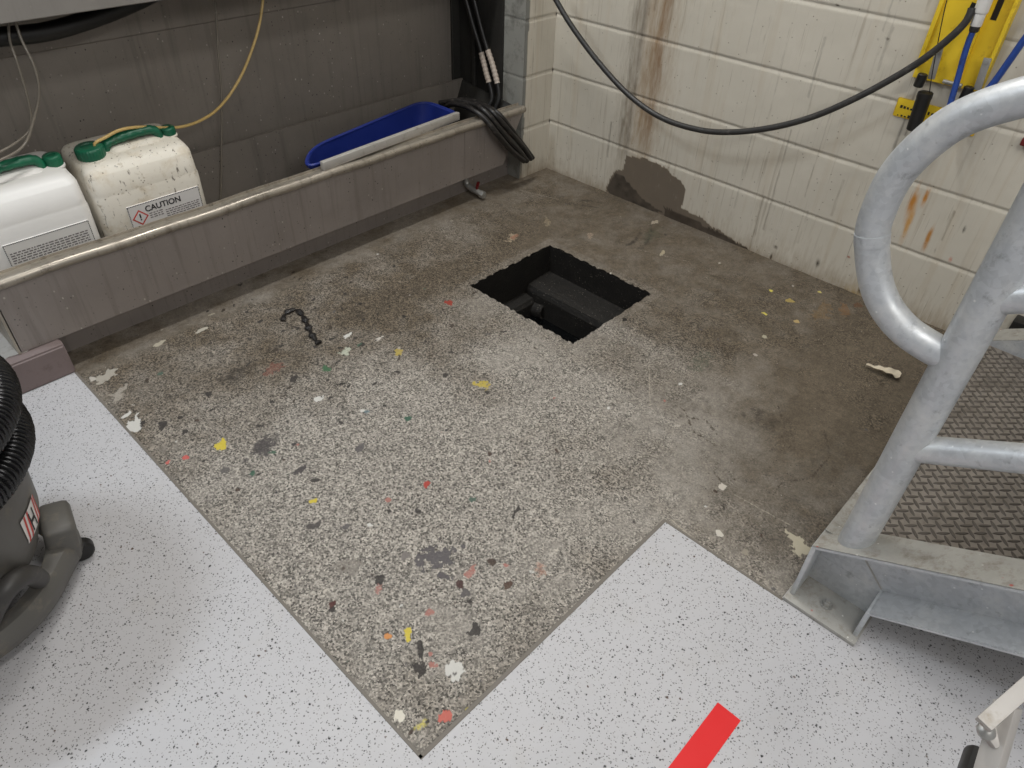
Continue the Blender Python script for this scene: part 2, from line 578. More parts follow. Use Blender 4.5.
# value noise on arrays
def vnoise(x, y, seed=0, octs=4, rough=0.55):
    tot = np.zeros_like(x); amp = 1.0; norm = 0.0
    for o in range(octs):
        g = np.random.default_rng(seed*31+o).random((128, 128))
        xi = np.floor(x).astype(int); yi = np.floor(y).astype(int)
        fx = x-xi; fy = y-yi
        fx = fx*fx*(3-2*fx); fy = fy*fy*(3-2*fy)
        a = g[xi % 128, yi % 128]; b = g[(xi+1) % 128, yi % 128]
        c = g[xi % 128, (yi+1) % 128]; d = g[(xi+1) % 128, (yi+1) % 128]
        tot += amp*((a*(1-fx)+b*fx)*(1-fy)+(c*(1-fx)+d*fx)*fy); norm += amp
        amp *= rough; x = x*2+17.3; y = y*2+9.1
    return tot/norm


def grid_mesh(name, U, V, P, keep=None, attrs=None):
    """quad grid; P = (nu, nv, 3) array of points; keep = (nu-1, nv-1) bool; attrs = {name: (nu, nv, 4)}"""
    nu, nv = len(U), len(V)
    idx = np.arange(nu*nv).reshape(nu, nv)
    q = np.stack([idx[:-1, :-1], idx[1:, :-1], idx[1:, 1:], idx[:-1, 1:]], -1).reshape(-1, 4)
    if keep is not None:
        q = q[keep.reshape(-1)]
    used = np.unique(q)
    remap = -np.ones(nu*nv, int); remap[used] = np.arange(len(used))
    q = remap[q]
    pts = P.reshape(-1, 3)[used]
    me = bpy.data.meshes.new(name)
    me.vertices.add(len(pts)); me.vertices.foreach_set('co', pts.astype(np.float32).ravel())
    me.loops.add(q.size); me.loops.foreach_set('vertex_index', q.astype(np.int32).ravel())
    me.polygons.add(len(q)); me.polygons.foreach_set('loop_start', np.arange(0, q.size, 4, dtype=np.int32))
    me.update(calc_edges=True); me.validate()
    for k, a in (attrs or {}).items():
        ca = me.color_attributes.new(k, 'FLOAT_COLOR', 'POINT')
        ca.data.foreach_set('color', a.reshape(-1, 4)[used].astype(np.float32).ravel())
    return me


def segs(breaks, steps):
    out = []
    for (a, b), s in zip(zip(breaks, breaks[1:]), steps):
        k = max(1, int(round((b-a)/s)))
        out += list(np.linspace(a, b, k, endpoint=False))
    out.append(breaks[-1])
    return np.array(out)


# ================================================================== SETTING
X1, X3, Y1, Y2 = -1.9686, -1.2542, -0.0448, -1.4741
PX0, PX1, PY0, PY1 = -0.8875, -0.4909, -0.8955, -0.4549
PIER = -0.17
ZC = -0.003

# ---- terrazzo vinyl: one L-shaped sheet around the bare concrete
bm = bmesh.new()
add_prism(bm, [(-4.2, 0.02), (X1, 0.02), (X1, Y2), (X3, Y2), (X3, -1.757), (0.0, -1.757), (0.0, -4.2), (-4.2, -4.2)], 2, -0.03, 0.0)
struct(link_bm('floor', bm, MT['terrazzo'], smooth=False))

# ---- bare concrete with its paint spots
GX = segs([X1, PX0, PX1, 0.0], [0.0035, 0.0035, 0.0035])
GY = segs([-4.2, -1.95, PY0, PY1, 0.10], [0.03, 0.0035, 0.0035, 0.0035])
gx, gy = np.meshgrid(GX, GY, indexing='ij')
nz1 = vnoise(gx*9, gy*9, 1); nz2 = vnoise(gx*28, gy*28, 2); nz3 = vnoise(gx*70, gy*70, 3, 3); nz4 = vnoise(gx*130, gy*130, 4, 2)


def blob(px, py, rx, ry=None, ang=0.0, soft=1.0):
    """soft elliptical weight around the floor point seen at (px, py); radii in metres"""
    p = at(px, py, 2, ZC)
    ry = ry or rx
    c, s = math.cos(ang), math.sin(ang)
    dx = gx-p.x; dy = gy-p.y
    u = (dx*c+dy*s)/rx; v = (-dx*s+dy*c)/ry
    return np.exp(-(u*u+v*v)*soft)


brown = np.zeros_like(gx); agg = np.ones_like(gx)*0.62; grease_and_dark = np.zeros_like(gx)
# brown film and darker tone at the back and along the wall, fading to the front
t_front = np.clip((gy+1.15)/1.1, 0, 1)
brown += 0.25+0.75*np.clip(t_front*1.1, 0, 1)
right = np.clip((gx+1.10)/0.55, 0, 1)
brown = np.maximum(brown*0.75, right*0.9)
brown = brown+0.5*np.clip((gx+1.3)/0.3, 0, 1)*np.clip((-gy-1.35)/0.2, 0, 1)
brown -= 0.55*blob(330, 470, 0.35)+0.45*blob(470, 500, 0.28)
brown -= 0.5*blob(560, 385, 0.10, 0.22, 0.1)+0.35*blob(615, 330, 0.05, 0.2)
brown += 0.5*blob(400, 300, 0.5, 0.12)
brown = np.clip(brown+(nz1-0.5)*(0.9-.45*right)+(nz2-0.5)*0.4, 0, 1)
agg += 0.35*blob(330, 330, 0.45, 0.18)+0.3*blob(380, 460, 0.45)-0.42*blob(780, 430, 0.42)-0.30*blob(690, 230, 0.4)-0.5*blob(590, 240, 0.25)
agg -= 0.8*np.clip((gy+0.10)/0.10, 0, 1)+0.15*np.clip((gx+0.45)/0.3, 0, 1)
agg += 0.30*blob(680, 360, 0.15)
agg = np.clip(agg+(nz1-0.5)*0.5, 0, 1)
for px, py, rx, ry, w in ((420, 290, .30, .07, .42), (262, 448, .05, .04, .55), (690, 395, .20, .10, .38), (640, 240, .10, .05, .3), (760, 420, .16, .12, .34), (300, 325, .2, .08, .35),
                          (720, 500, .08, .05, .4), (560, 205, .12, .08, .3), (200, 400, .2, .08, .26), (660, 330, .08, .05, .32), (235, 375, .06, .04, .3), (620, 430, .12, .05, .3), (450, 735, .2, .05, .12)):
    grease_and_dark += w*blob(px, py, rx, ry)
grease_and_dark += 0.34*np.clip((gy+0.03)/0.08, 0, 1)+0.20*np.clip((nz1-.45)*3, 0, 1)  # darker towards the foot of the trough, plus cloudy mottling
# swept arcs left by a bucket near the wall
pc = at(585, 225, 2, ZC)
for r0, wd in ((0.16, 0.012), (0.205, 0.010), (0.25, 0.016)):
    rr = np.hypot(gx-pc.x, gy-pc.y); an = np.arctan2(gy-pc.y, gx-pc.x)
    grease_and_dark += 0.30*np.exp(-((rr-r0)/wd)**2)*(np.cos(an+0.7) > 0.1)
# grooves beside the pit
grease_and_dark += 0.30*np.exp(-((gx-(PX0-0.075))/0.008)**2)*((gy < PY0+0.3) & (gy > PY0-0.10))
grease_and_dark = np.clip(grease_and_dark, 0, 1)
# lime-washed rim of the pit
rim = np.maximum(np.maximum(PX0-gx, gx-PX1), np.maximum(PY0-gy, gy-PY1))
brown = np.where(rim < 0.03, brown*0.85, brown)
mask = np.stack([brown, agg, grease_and_dark, np.ones_like(gx)], -1)

paint = np.zeros(gx.shape+(4,))


def spot(px, py, r, rgb, ax=1.0, ang=0.0, a=1.0, rag=0.5, seed=None):
    """splash of dried paint; r in metres"""
    p = at(px, py, 2, ZC); r = r*.88
    s = random.random()*100 if seed is None else seed
    i0, i1 = np.searchsorted(GX, p.x-r*4), np.searchsorted(GX, p.x+r*4)
    j0, j1 = np.searchsorted(GY, p.y-r*4), np.searchsorted(GY, p.y+r*4)
    if i1 <= i0 or j1 <= j0: return
    dx = gx[i0:i1, j0:j1]-p.x; dy = gy[i0:i1, j0:j1]-p.y
    c, sn = math.cos(ang), math.sin(ang)
    u = (dx*c+dy*sn)/ax; v = (-dx*sn+dy*c)*ax
    rr = np.hypot(u, v); th = np.arctan2(v, u)
    R = r*0.92*(1+rag*(0.22*np.sin(2*th+s)+0.18*np.sin(3*th+2.1*s)+0.12*np.sin(7*th+3.7*s))+rag*3.0*(nz3[i0:i1, j0:j1]-.5)+rag*2.2*(nz4[i0:i1, j0:j1]-.5))
    w = np.clip((R-rr)/max(0.0045, r*.25)+0.5, 0, 1)*a
    col = np.array(lin(*rgb)[:3])
    sub = paint[i0:i1, j0:j1]
    m = w > sub[..., 3]*0.6
    sub[..., :3] = np.where(m[..., None], col, sub[..., :3])
    sub[..., 3] = np.maximum(sub[..., 3], w)


YEL = (206, 186, 66); RED = (170, 62, 54); WHT = (206, 204, 198); DK = (54, 50, 48); GRN = (56, 92, 74); PINK = (166, 112, 102); GRY = (92, 88, 88)
for a in ((221, 445, .018, YEL), (313, 501, .010, YEL), (408, 634, .012, YEL, 1.4, 1.0), (771, 291, .010, (216, 204, 96)), (790, 301, .014, (170, 150, 90)), (764, 313, .011, (214, 200, 96)), (797, 321, .012, (184, 160, 110)),
          (765, 337, .011, (178, 172, 150)), (482, 385, .024, (186, 166, 70), 1.0, 0, .62), (398, 352, .018, (180, 160, 80), 1, 0, .6), (471, 712, .012, (190, 178, 86), 1, 0, .55), (423, 725, .012, (196, 184, 100), 1, 0, .55), (820, 292, .007, (200, 186, 110)),
          (427, 484, .011, RED), (449, 302, .017, (150, 58, 46), 1, 0, .9), (186, 457, .010, (196, 96, 90), 1, 0, .8), (168, 462, .007, (196, 96, 90)), (446, 717, .013, (196, 104, 92)), (378, 589, .012, PINK, 1.3, .5, .5), (470, 572, .014, PINK, 1.2, .3, .6), (274, 368, .035, (120, 76, 64), 1.4, .2, .5),
          (387, 636, .009, (206, 140, 80)), (433, 665, .011, PINK, 1, 0, .7), (388, 500, .008, PINK, 1, 0, .7), (429, 612, .010, PINK, 1, 0, .6), (540, 570, .02, (170, 130, 112), 1, 0, .45),
          (318, 399, .016, WHT, 1.4, -.5), (134, 424, .024, WHT, 1.2, .9), (127, 415, .014, WHT), (362, 411, .008, WHT), (348, 335, .012, WHT, 1.5, 0), (380, 338, .012, (200, 194, 184), 1.4, .2), (455, 672, .022, WHT), (399, 717, .012, (220, 214, 200)), (345, 352, .02, (186, 190, 172), 1, 0, .6),
          (401, 605, .006, WHT), (370, 525, .006, WHT), (160, 343, .014, (176, 168, 150), 1.6, .2, .8), (200, 331, .016, (184, 178, 164), 1.7, .1, .8), (212, 314, .012, (176, 168, 150), 1.5, 0, .7), (723, 487, .011, (206, 198, 186)), (720, 534, .009, (206, 200, 188)), (800, 545, .028, (196, 188, 166), 1.5, 1.3), (798, 553, .012, (196, 188, 166)),
          (746, 553, .012, (150, 142, 128), 1, 0, .7), (608, 408, .006, WHT), (680, 384, .008, WHT), (872, 286, .006, WHT),
          (437, 557, .036, (88, 84, 86), 1.1, .4, .95, .8), (443, 575, .014, (88, 84, 86), 1.7, 1.9), (405, 556, .013, (120, 114, 110)), (262, 448, .040, (72, 68, 68), 1.4, .2, .6), (350, 567, .030, (132, 126, 118), 1.0, 0, .55), (379, 579, .012, DK), (421, 650, .014, DK, 1.5, 1.2), (421, 668, .016, DK), (475, 630, .016, DK, 1.3, .7),
          (419, 511, .009, DK), (515, 512, .012, DK, 1.3, .2), (412, 514, .005, DK), (492, 561, .010, (66, 52, 44)), (509, 584, .012, (80, 60, 50), 1.4, 0), (460, 584, .010, (70, 46, 44)), (465, 593, .012, GRY), (332, 604, .008, (80, 44, 40)), (314, 526, .014, (76, 72, 70)), (345, 527, .010, GRY), (162, 425, .016, DK, 1.4, 1.0), (185, 432, .010, DK, 1.3, .8), (300, 470, .016, (70, 66, 66), 1.6, .2, .7),
          (295, 378, .02, DK, 1.4, .2, .7), (330, 398, .008, DK), (315, 480, .008, DK), (208, 394, .011, DK), (445, 375, .008, DK), (398, 372, .008, DK), (625, 320, .010, (30, 28, 26)), (360, 447, .014, GRY, 1.3, .4, .7), (226, 469, .012, (96, 92, 90)),
          (408, 418, .010, GRN, 1, 0, .8), (326, 369, .014, (62, 100, 70), 1, 0, .7), (563, 668, .014, (84, 104, 88), 1, 0, .6), (252, 473, .008, GRN), (360, 345, .01, GRN, 1.4, 0, .7), (700, 362, .05, (84, 92, 78), 1.2, 0, .4), (274, 452, .012, GRN, 1, 0, .6), (367, 412, .01, (90, 120, 130), 1, 0, .5),
          (845, 312, .035, (136, 92, 46), 1.6, .4, .42), (858, 306, .020, (100, 62, 36), 1.2, 0, .5), (822, 312, .05, (134, 104, 60), 1.5, .1, .4), (105, 377, .030, (170, 164, 152), 1.5, .3, .75), (120, 392, .028, (162, 155, 144), 1.4, .6, .6), (92, 380, .012, (186, 180, 170)),
          (512, 238, .03, (176, 160, 136), 1.6, .3, .5), (548, 222, .03, (160, 146, 120), 1.7, .9, .45), (590, 236, .02, (170, 150, 130), 1.8, .6, .45), (655, 222, .02, (180, 168, 150), 1.6, .1, .6), (662, 253, .016, (178, 166, 140), 1.5, .2, .6), (652, 235, .05, (88, 92, 74), 1.4, .3, .4), (515, 237, .02, (172, 128, 104), 1.5, 0, .4)):
    spot(*a)
rs = random.Random(5)
for _ in range(560):
    x_, y_ = rs.uniform(90, 900), rs.uniform(185, 745)
    c_ = rs.choice([DK]*6+[GRY]*4+[(70, 56, 48)]*4+[WHT, (176, 168, 158), (176, 168, 158), (196, 188, 176), (60, 58, 60), (60, 58, 60), (70, 92, 80), PINK])
    dens = 1.0 if (x_ < 560 and y_ > 300) else 0.45
    if rs.random() > dens: continue
    spot(x_, y_, rs.choice([.0022, .0026, .003, .0034, .004, .005, .0065])*(1.3 if rs.random() < .08 else 1), c_, rs.uniform(.8, 1.5), rs.uniform(0, 3), rs.uniform(.55, 1), .5, rs.random()*90)
# black smears in the speckled part near the trough
for _ in range(120):
    x_, y_ = rs.gauss(330, 90), rs.gauss(335, 40)
    spot(x_, y_, rs.uniform(.003, .009), rs.choice([DK, (40, 38, 36), (64, 56, 48)]), rs.uniform(.8, 1.9), rs.uniform(0, 3), rs.uniform(.6, 1), .7, rs.random()*90)
# fine scratches, light on the film
for x0, y0, x1, y1 in ((649, 365, 650, 405), (672, 520, 700, 545), (735, 495, 790, 525), (520, 190, 560, 200), (700, 205, 712, 250), (640, 250, 690, 262)):
    for k in range(30):
        t_ = k/29
        spot(x0+(x1-x0)*t_, y0+(y1-y0)*t_, .0030, (170, 162, 148), 1, 0, .75, .2)

# hairline cracks and scraped dark marks
for pts in (((668, 400), (684, 410), (694, 432), (716, 446)), ((690, 418), (706, 420), (718, 434)), ((778, 405), (786, 432), (770, 452)), ((824, 430), (830, 456), (812, 478), (790, 482)), ((712, 470), (722, 482), (740, 478)), ((774, 494), (782, 482)), ((540, 262), (556, 240), (580, 228)), ((505, 320), (540, 352), (562, 380))):
    for (x0, y0), (x1, y1) in zip(pts, pts[1:]):
        n_ = int(math.hypot(x1-x0, y1-y0)*1.3)
        for k in range(n_):
            t_ = k/n_
            spot(x0+(x1-x0)*t_+rs.uniform(-.8, .8), y0+(y1-y0)*t_+rs.uniform(-.8, .8), rs.uniform(.0022, .0040), (72, 64, 54), 1, 0, rs.uniform(.4, .8), .4)

Pz = np.stack([gx, gy, ZC+(nz2-0.5)*0.002+(nz1-.5)*0.002], -1)
# chipped, slightly sunken lip round the pit
Pz[..., 2] -= 0.006*np.exp(-np.clip(rim, 0, None)/0.008)*np.clip((nz3-0.42)*4, 0, 1)
cxm = (GX[:-1]+GX[1:])/2; cym = (GY[:-1]+GY[1:])/2
CX, CY = np.meshgrid(cxm, cym, indexing='ij')
keep = ~((CX > PX0) & (CX < PX1) & (CY > PY0) & (CY < PY1))
keep &= ~((CX < X3-0.03) & (CY < Y2-0.03))
me = grid_mesh('floor_concrete', GX, GY, Pz, keep, {'mask': mask, 'paint': paint})
struct(link_me('floor_concrete', me, MT['concrete'], None, True, 180))

# ---- drain pit: walls, ledge and bottom in one shell
bm = bmesh.new()
ZB = -0.26
add_box(bm, (PX0-0.05, PY0-0.05, ZB-0.03), (PX0, PY1+0.05, -0.010))
add_box(bm, (PX1, PY0-0.05, ZB-0.03), (PX1+0.05, PY1+0.05, -0.010))
add_box(bm, (PX0, PY0-0.05, ZB-0.03), (PX1, PY0, -0.010))
add_box(bm, (PX0, PY1, ZB-0.03), (PX1, PY1+0.05, -0.010))
add_box(bm, (PX0, PY0, ZB-0.03), (PX1, PY1, ZB))
# stepped ledges on the far sides
add_prism(bm, [(PX1, -0.112), (PX1-0.08, -0.116), (PX1-0.110, -0.120), (PX1-0.120, -0.14), (PX1-0.13, ZB), (PX1, ZB)], 1, PY0+0.001, PY1-0.001)
add_prism(bm, [(PY1, -0.15), (PY1-0.04, -0.155), (PY1-0.05, -0.17), (PY1-0.055, ZB), (PY1, ZB)], 0, PX0+0.001, PX1-0.125)
bmesh.ops.subdivide_edges(bm, edges=bm.edges[:], cuts=5, use_grid_fill=True)
for v in bm.verts:
    if v.co.z < -0.02:
        v.co += Vector((random.uniform(-1, 1), random.uniform(-1, 1), random.uniform(-1, 1)))*0.0004
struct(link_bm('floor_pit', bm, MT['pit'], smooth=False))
# outfall pipe in the corner of the pit
bm = bmesh.new()
pp = at(536, 309, 1, PY1-0.052)
add_lathe(bm, pp, (0, -1, 0.15), [(0, 0.030), (0.045, 0.030), (0.045, 0.023), (0.01, 0.022)], 20)
o = link_bm('outfall_pipe', bm, MT['pit'])
tag(o, 'stub of black pipe opening inside the square drain pit', 'pipe')
bm = box((PX0+0.001, PY0+0.001, -0.235), (PX1-0.128, PY1-0.054, -0.215))
o = link_bm('drain_water', bm, MT['water'], smooth=False)
tag(o, 'still black water at the bottom of the drain pit', 'water'); o['kind'] = 'stuff'

# ---- sealant strips where the vinyl stops
def strip(name, lo, hi, z=0.0012):
    return struct(link_bm(name, box((lo[0], lo[1], -0.004), (hi[0], hi[1], z), 0.0004, 1), MT['trim'], smooth=False))
strip('trim_1', (X1-0.002, Y2, 0), (X1+0.004, Y1, 0))
strip('trim_2', (X1-0.002, Y2-0.001, 0), (X3, Y2+0.007, 0))
strip('trim_3', (X3-0.001, -1.76, 0), (X3+0.005, Y2+0.006, 0))

# ---- kerb at the end of the trough
bm = bmesh.new()
add_prism(bm, [(-0.045, 0.0), (-0.041, 0.088), (-0.030, 0.097), (0.30, 0.097), (0.30, 0.0)], 0, -2.9, X1+0.004)
bmesh.ops.bevel(bm, geom=[e for e in bm.edges], offset=0.004, segments=2, affect='EDGES')
struct(link_bm('trim_kerb', bm, MT['kerb']))
bm = bmesh.new()
pts = [(-2.6, -0.022), (-2.12, -0.026), (-2.085, -0.012), (-2.045, -0.020), (-2.015, 0.005), (-2.03, 0.03), (-2.0, 0.06), (-2.02, 0.2), (-2.6, 0.2)]
add_prism(bm, pts, 2, 0.0965, 0.0985)
struct(link_bm('trim_kerb_paint', bm, MT['kerbw'], smooth=False))

# ---- right-hand block wall (x = 0) with recessed bed joints
def wall_axis(stop, lo_step, courses):
    """heights with extra lines around each bed joint"""
    out = [0.0]
    z = 0.0
    for k in range(1, courses+1):
        j = 0.2*k
        out += list(np.arange(out[-1]+lo_step, j-0.011, lo_step))
        out += [j-0.010, j-0.006, j-0.004, j-0.001, j+0.002, j+0.005, j+0.008]
    return np.array(sorted(set(round(v, 5) for v in out)))


def joint_depth(s, z):
    """s along the wall, z height: how far the surface sits back"""
    d = np.zeros_like(z)
    k = np.round(z/0.2)
    e = z-k*0.2
    # weathered joint: sharp at the top arris, sloping out below
    d += np.where((k > 0) & (e > -0.007) & (e < 0.006), 0.0034*np.clip((e+0.007)/0.010, 0, 1), 0)
    row = np.floor(z/0.2)
    off = np.where(row % 2 == 0, 0.0, 0.2)
    f = (s+off+0.06) % 0.4
    f = np.minimum(f, 0.4-f)
    d = np.maximum(d, 0.0007*np.clip(1-f/0.004, 0, 1))
    return d


WY = segs([-2.6, -1.9, 0.0], [0.02, 0.005])
WZ = wall_axis(1.2, 0.006, 6)
wy, wz = np.meshgrid(WY, WZ, indexing='ij')
wp = np.zeros(wy.shape+(4,))
n1 = vnoise(wy*14, wz*14, 21); n2 = vnoise(wy*60, wz*9, 22); n3 = vnoise(wy*45, wz*45, 23)


def wover(w, rgb):
    col = np.array(lin(*rgb)[:3]); w = np.clip(w, 0, 1)
    a0 = wp[..., 3]; a1 = a0+w*(1-a0)
    wp[..., :3] = np.where((a1 > 1e-4)[..., None], (wp[..., :3]*(a0*(1-w))[..., None]+col*w[..., None])/np.maximum(a1, 1e-4)[..., None], wp[..., :3])
    wp[..., 3] = a1


def wpt(px, py):
    p = at(px, py, 0, 0.0); return p.y, p.z
# brown run-down stain below the pipework
ys, _ = wpt(652, 60)
for off, wd, am, c in ((-0.03, 0.11, .34, (160, 138, 110)), (0.0, 0.050, .60, (150, 126, 98)), (0.085, .022, .55, (120, 112, 100)), (0.055, .012, .6, (104, 98, 90)), (-0.03, .018, .5, (134, 108, 84)), (.12, .02, .25, (140, 130, 116))):
    wover(am*np.exp(-((wy-ys-off+0.01*(n1-.5))/wd)**2)*(0.35+0.9*n2)*np.clip((wz-0.05)/0.25, 0.35, 1), c)
# scattered fine dark runs over the whole wall
rw = random.Random(9)
for _ in range(46):
    y0, z0, L = rw.uniform(-1.9, -0.02), rw.uniform(0.15, 1.1), rw.uniform(0.06, 0.4)
    wd = rw.uniform(.0025, .005)
    wover(rw.uniform(.25, .6)*np.exp(-((wy-y0-0.003*(n1-.5))/wd)**2)*((wz < z0) & (wz > z0-L))*(0.4+n2), rw.choice([(110, 100, 86), (126, 112, 92), (96, 90, 82)]))
# dirty foot of the wall
wover(0.55*np.exp(-wz/0.035)*(0.3+n3), (128, 108, 84))
wover(0.30*np.exp(-wz/0.12)*(0.2+n1), (160, 144, 120))
# bare cement patch where the paint has gone
def wpoly(pts, soft=0.006):
    P = [wpt(*p) for p in pts]
    inside = np.zeros_like(wy, bool)
    yy = wy+0.018*(n3-0.5)+0.012*(n1-.5); zz = wz+0.018*(n3[::-1]-0.5)
    n = len(P)
    for i in range(n):
        (ya, za), (yb, zb) = P[i], P[(i+1) % n]
        if abs(zb-za) < 1e-9: continue
        c = ((za > zz) != (zb > zz)) & (yy < (yb-ya)*(zz-za)/(zb-za)+ya)
        inside ^= c
    return inside.astype(float)
wover((0.80+.25*n3)*wpoly([(606, 190), (612, 172), (622, 168), (626, 155), (645, 157), (668, 168), (680, 180), (686, 186), (682, 208), (700, 216), (712, 226), (745, 246), (752, 256), (700, 236), (655, 214), (610, 196)]), (112, 102, 90))
wover(0.75*wpoly([(607, 188), (614, 172), (624, 176), (640, 196), (662, 212), (640, 208), (612, 198)])*(0.5+n3), (58, 52, 46))
wover(0.85*wpoly([(664, 206), (700, 222), (748, 247), (751, 256), (700, 236), (664, 220)])*(0.5+n3), (66, 58, 50))
# rust runs and dark marks further right
for px, py, r, L, c in ((913, 200, .010, .05, (186, 128, 60)), (926, 196, .006, .03, (186, 128, 60)), (928, 238, .007, .04, (178, 126, 66)), (909, 222, .008, .06, (196, 150, 90)), (850, 300, .03, .05, (176, 150, 100)), (965, 228, .003, .010, (40, 36, 34)), (818, 263, .006, .012, (40, 36, 32)), (776, 246, .007, .005, (48, 42, 38)), (771, 256, .003, .014, (40, 36, 34)),
                        (849, 256, .005, .003, (150, 70, 50)), (951, 258, .004, .008, (190, 110, 90)), (935, 249, .002, .008, (60, 56, 54)), (888, 37, .004, .003, (50, 44, 40)), (878, 37, .003, .004, (70, 64, 58)), (861, 289, .007, .012, (22, 20, 20)), (838, 4, .006, .002, (50, 44, 40))):
    y0, z0 = wpt(px, py)
    wover(.9*np.exp(-((wy-y0)/r)**2-((wz-z0)/L)**2)*(0.5+n3), c)
jd = joint_depth(-wy, wz)
WP = np.stack([jd+(n1-0.5)*0.002+(n3-.5)*.0012, wy, wz-0.004], -1)
me = grid_mesh('wall_right', WY, WZ, WP, None, {'paint': wp})
struct(link_me('wall_right', me, MT['block'], None, True, 180))
bm = box((0.012, -2.6, -0.03), (0.12, 0.0, 2.75))
add_box(bm, (0.0, -2.6, 1.205), (0.02, 0.0, 2.75))
add_box(bm, (0.0, -4.2, -0.03), (0.12, -2.6, 2.75))
struct(link_bm('wall_right_core', bm, MT['wallp'], smooth=False))

# ---- return of the wall (pier): painted front face, grey side
PXs = segs([PIER, 0.0], [0.005]); PZs = WZ
gxp, gzp = np.meshgrid(PXs, PZs, indexing='ij')
m1 = vnoise(gxp*14+5, gzp*14, 31); m2 = vnoise(gxp*60, gzp*9, 32); m3 = vnoise(gxp*45, gzp*45, 33)
wy_s, wz_s, wp_s = wy, wz, wp
wp = np.zeros(gxp.shape+(4,))
wover(0.95*(gxp < PIER+0.014+0.010*(m1-.5)+0.03*np.clip(gzp-.25, 0, 1)*m2)*1.0, (124, 125, 121))
wover(0.55*np.exp(-gzp/0.035)*(0.3+m3), (128, 108, 84))
wover(0.30*np.exp(-gzp/0.12)*(0.2+m1), (160, 144, 120))
wover(.5*np.exp(-((gxp-PIER-.05)/.004)**2)*(.2+m2), (126, 112, 92))
jp = joint_depth(gxp+0.2, gzp)
PP = np.stack([gxp, jp+(m1-0.5)*0.002, gzp-0.004], -1)
me = grid_mesh('wall_pier', PXs, PZs, PP, None, {'paint': wp})
struct(link_me('wall_pier', me, MT['block'], None, True, 180))
bm = box((PIER+0.002, 0.012, -0.03), (0.10, 0.42, 2.75))
add_box(bm, (PIER, 0.0, 1.205), (0.0, 0.02, 2.75))
struct(link_bm('wall_pier_core', bm, MT['wallp'], smooth=False))
# its grey-painted flank, coursed like the rest
FY = segs([0.0, 0.11], [0.004])
fy, fz = np.meshgrid(FY, PZs, indexing='ij')
f1 = vnoise(fy*20, fz*14, 41)
FP = np.stack([PIER-0.0005+joint_depth(fy+0.3, fz)*0.45+(f1-.5)*.001, fy, fz-0.004], -1)
me = grid_mesh('wall_pier_flank', FY, PZs, FP)
struct(link_me('wall_pier_flank', me, MT['greypaint'], None, True, 180))

# ---- rest of the room (behind and above the camera)
struct(link_bm('ceiling', box((-4.3, -4.3, 2.75), (0.12, 0.5, 2.85)), MT['ceil'], smooth=False))
struct(link_bm('wall_back', box((-4.3, 0.40, -0.03), (0.0, 0.5, 2.75)), MT['wallp'], smooth=False))

# ================================================================== WASH BOOTH AND TROUGH
booth = thing('wash_booth', 'stained stainless steel wash booth built into the recess above the trough', 'wash booth', (-1.2, 0.36, 0.06))
bm = bmesh.new()
BY = 0.352
add_prism(bm, [(BY, 0.68), (BY-0.004, 0.684), (BY-0.004, 1.9), (BY+0.03, 1.9), (BY+0.03, 0.68)], 0, -3.2, PIER-0.03)
add_prism(bm, [(BY+0.002, 0.298), (BY, 0.68), (BY+0.03, 0.68), (BY+0.03, 0.06), (BY-0.012, 0.06), (BY-0.008, 0.29)], 0, -3.2, PIER-0.03)
link_bm('back_panel', bm, MT['steel_back'], booth, smooth=False)
bm = box((PIER-0.010, 0.105, 0.085), (PIER-0.001, BY+0.002, 1.9))
add_box(bm, (PIER-0.022, 0.245, 0.30), (PIER-0.010, 0.262, 1.9), 0.002)
add_box(bm, (PIER-0.05, BY-0.012, 0.30), (PIER-0.010, BY-0.003, 1.9), 0.002)
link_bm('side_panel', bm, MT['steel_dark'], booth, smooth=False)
bm = bmesh.new()
add_prism(bm, [(0.10, 0.812), (0.10, 1.9), (0.112, 1.9), (0.112, 0.826), (0.150, 0.826), (0.150, 0.812)], 0, -3.2, PIER-0.012)
add_box(bm, (-3.2, 0.10, 1.88), (PIER-0.012, BY+0.03, 1.90))
bmesh.ops.bevel(bm, geom=bm.edges[:], offset=0.002, segments=1, affect='EDGES')
link_bm('hood', bm, MT['steel_hood'], booth, smooth=False)

trough = thing('wash_trough', 'long dented stainless steel trough with rolled front rim along the back', 'trough', (-1.1, 0.15, 0.0))
XE = PIER-0.003
YF = -0.020                      # front face
LE = lambda p: -2.055
def RE(p):                       # the right end is cut back towards the bottom
    return -0.186-0.55*max(0.0, 0.285-p[1])


def front_prism(bm, a, b):
    return add_prism(bm, [(YF+0.002, 0.099), (YF, 0.276), (YF+0.002, 0.290), (YF+0.012, 0.290), (YF+0.014, 0.101), (YF+0.014, 0.099)], 0, a, b)
SEAM = at(465, 160, 1, YF).x
bm = bmesh.new()
front_prism(bm, LE, SEAM-0.0012)
front_prism(bm, SEAM+0.0012, RE)
add_prism(bm, [(YF+.003, 0.101), (YF+.002, 0.28), (YF+.012, 0.28), (YF+.013, 0.101)], 0, SEAM-0.002, SEAM+0.002)
link_bm('front_panel', bm, MT['steel'], trough, smooth=False)
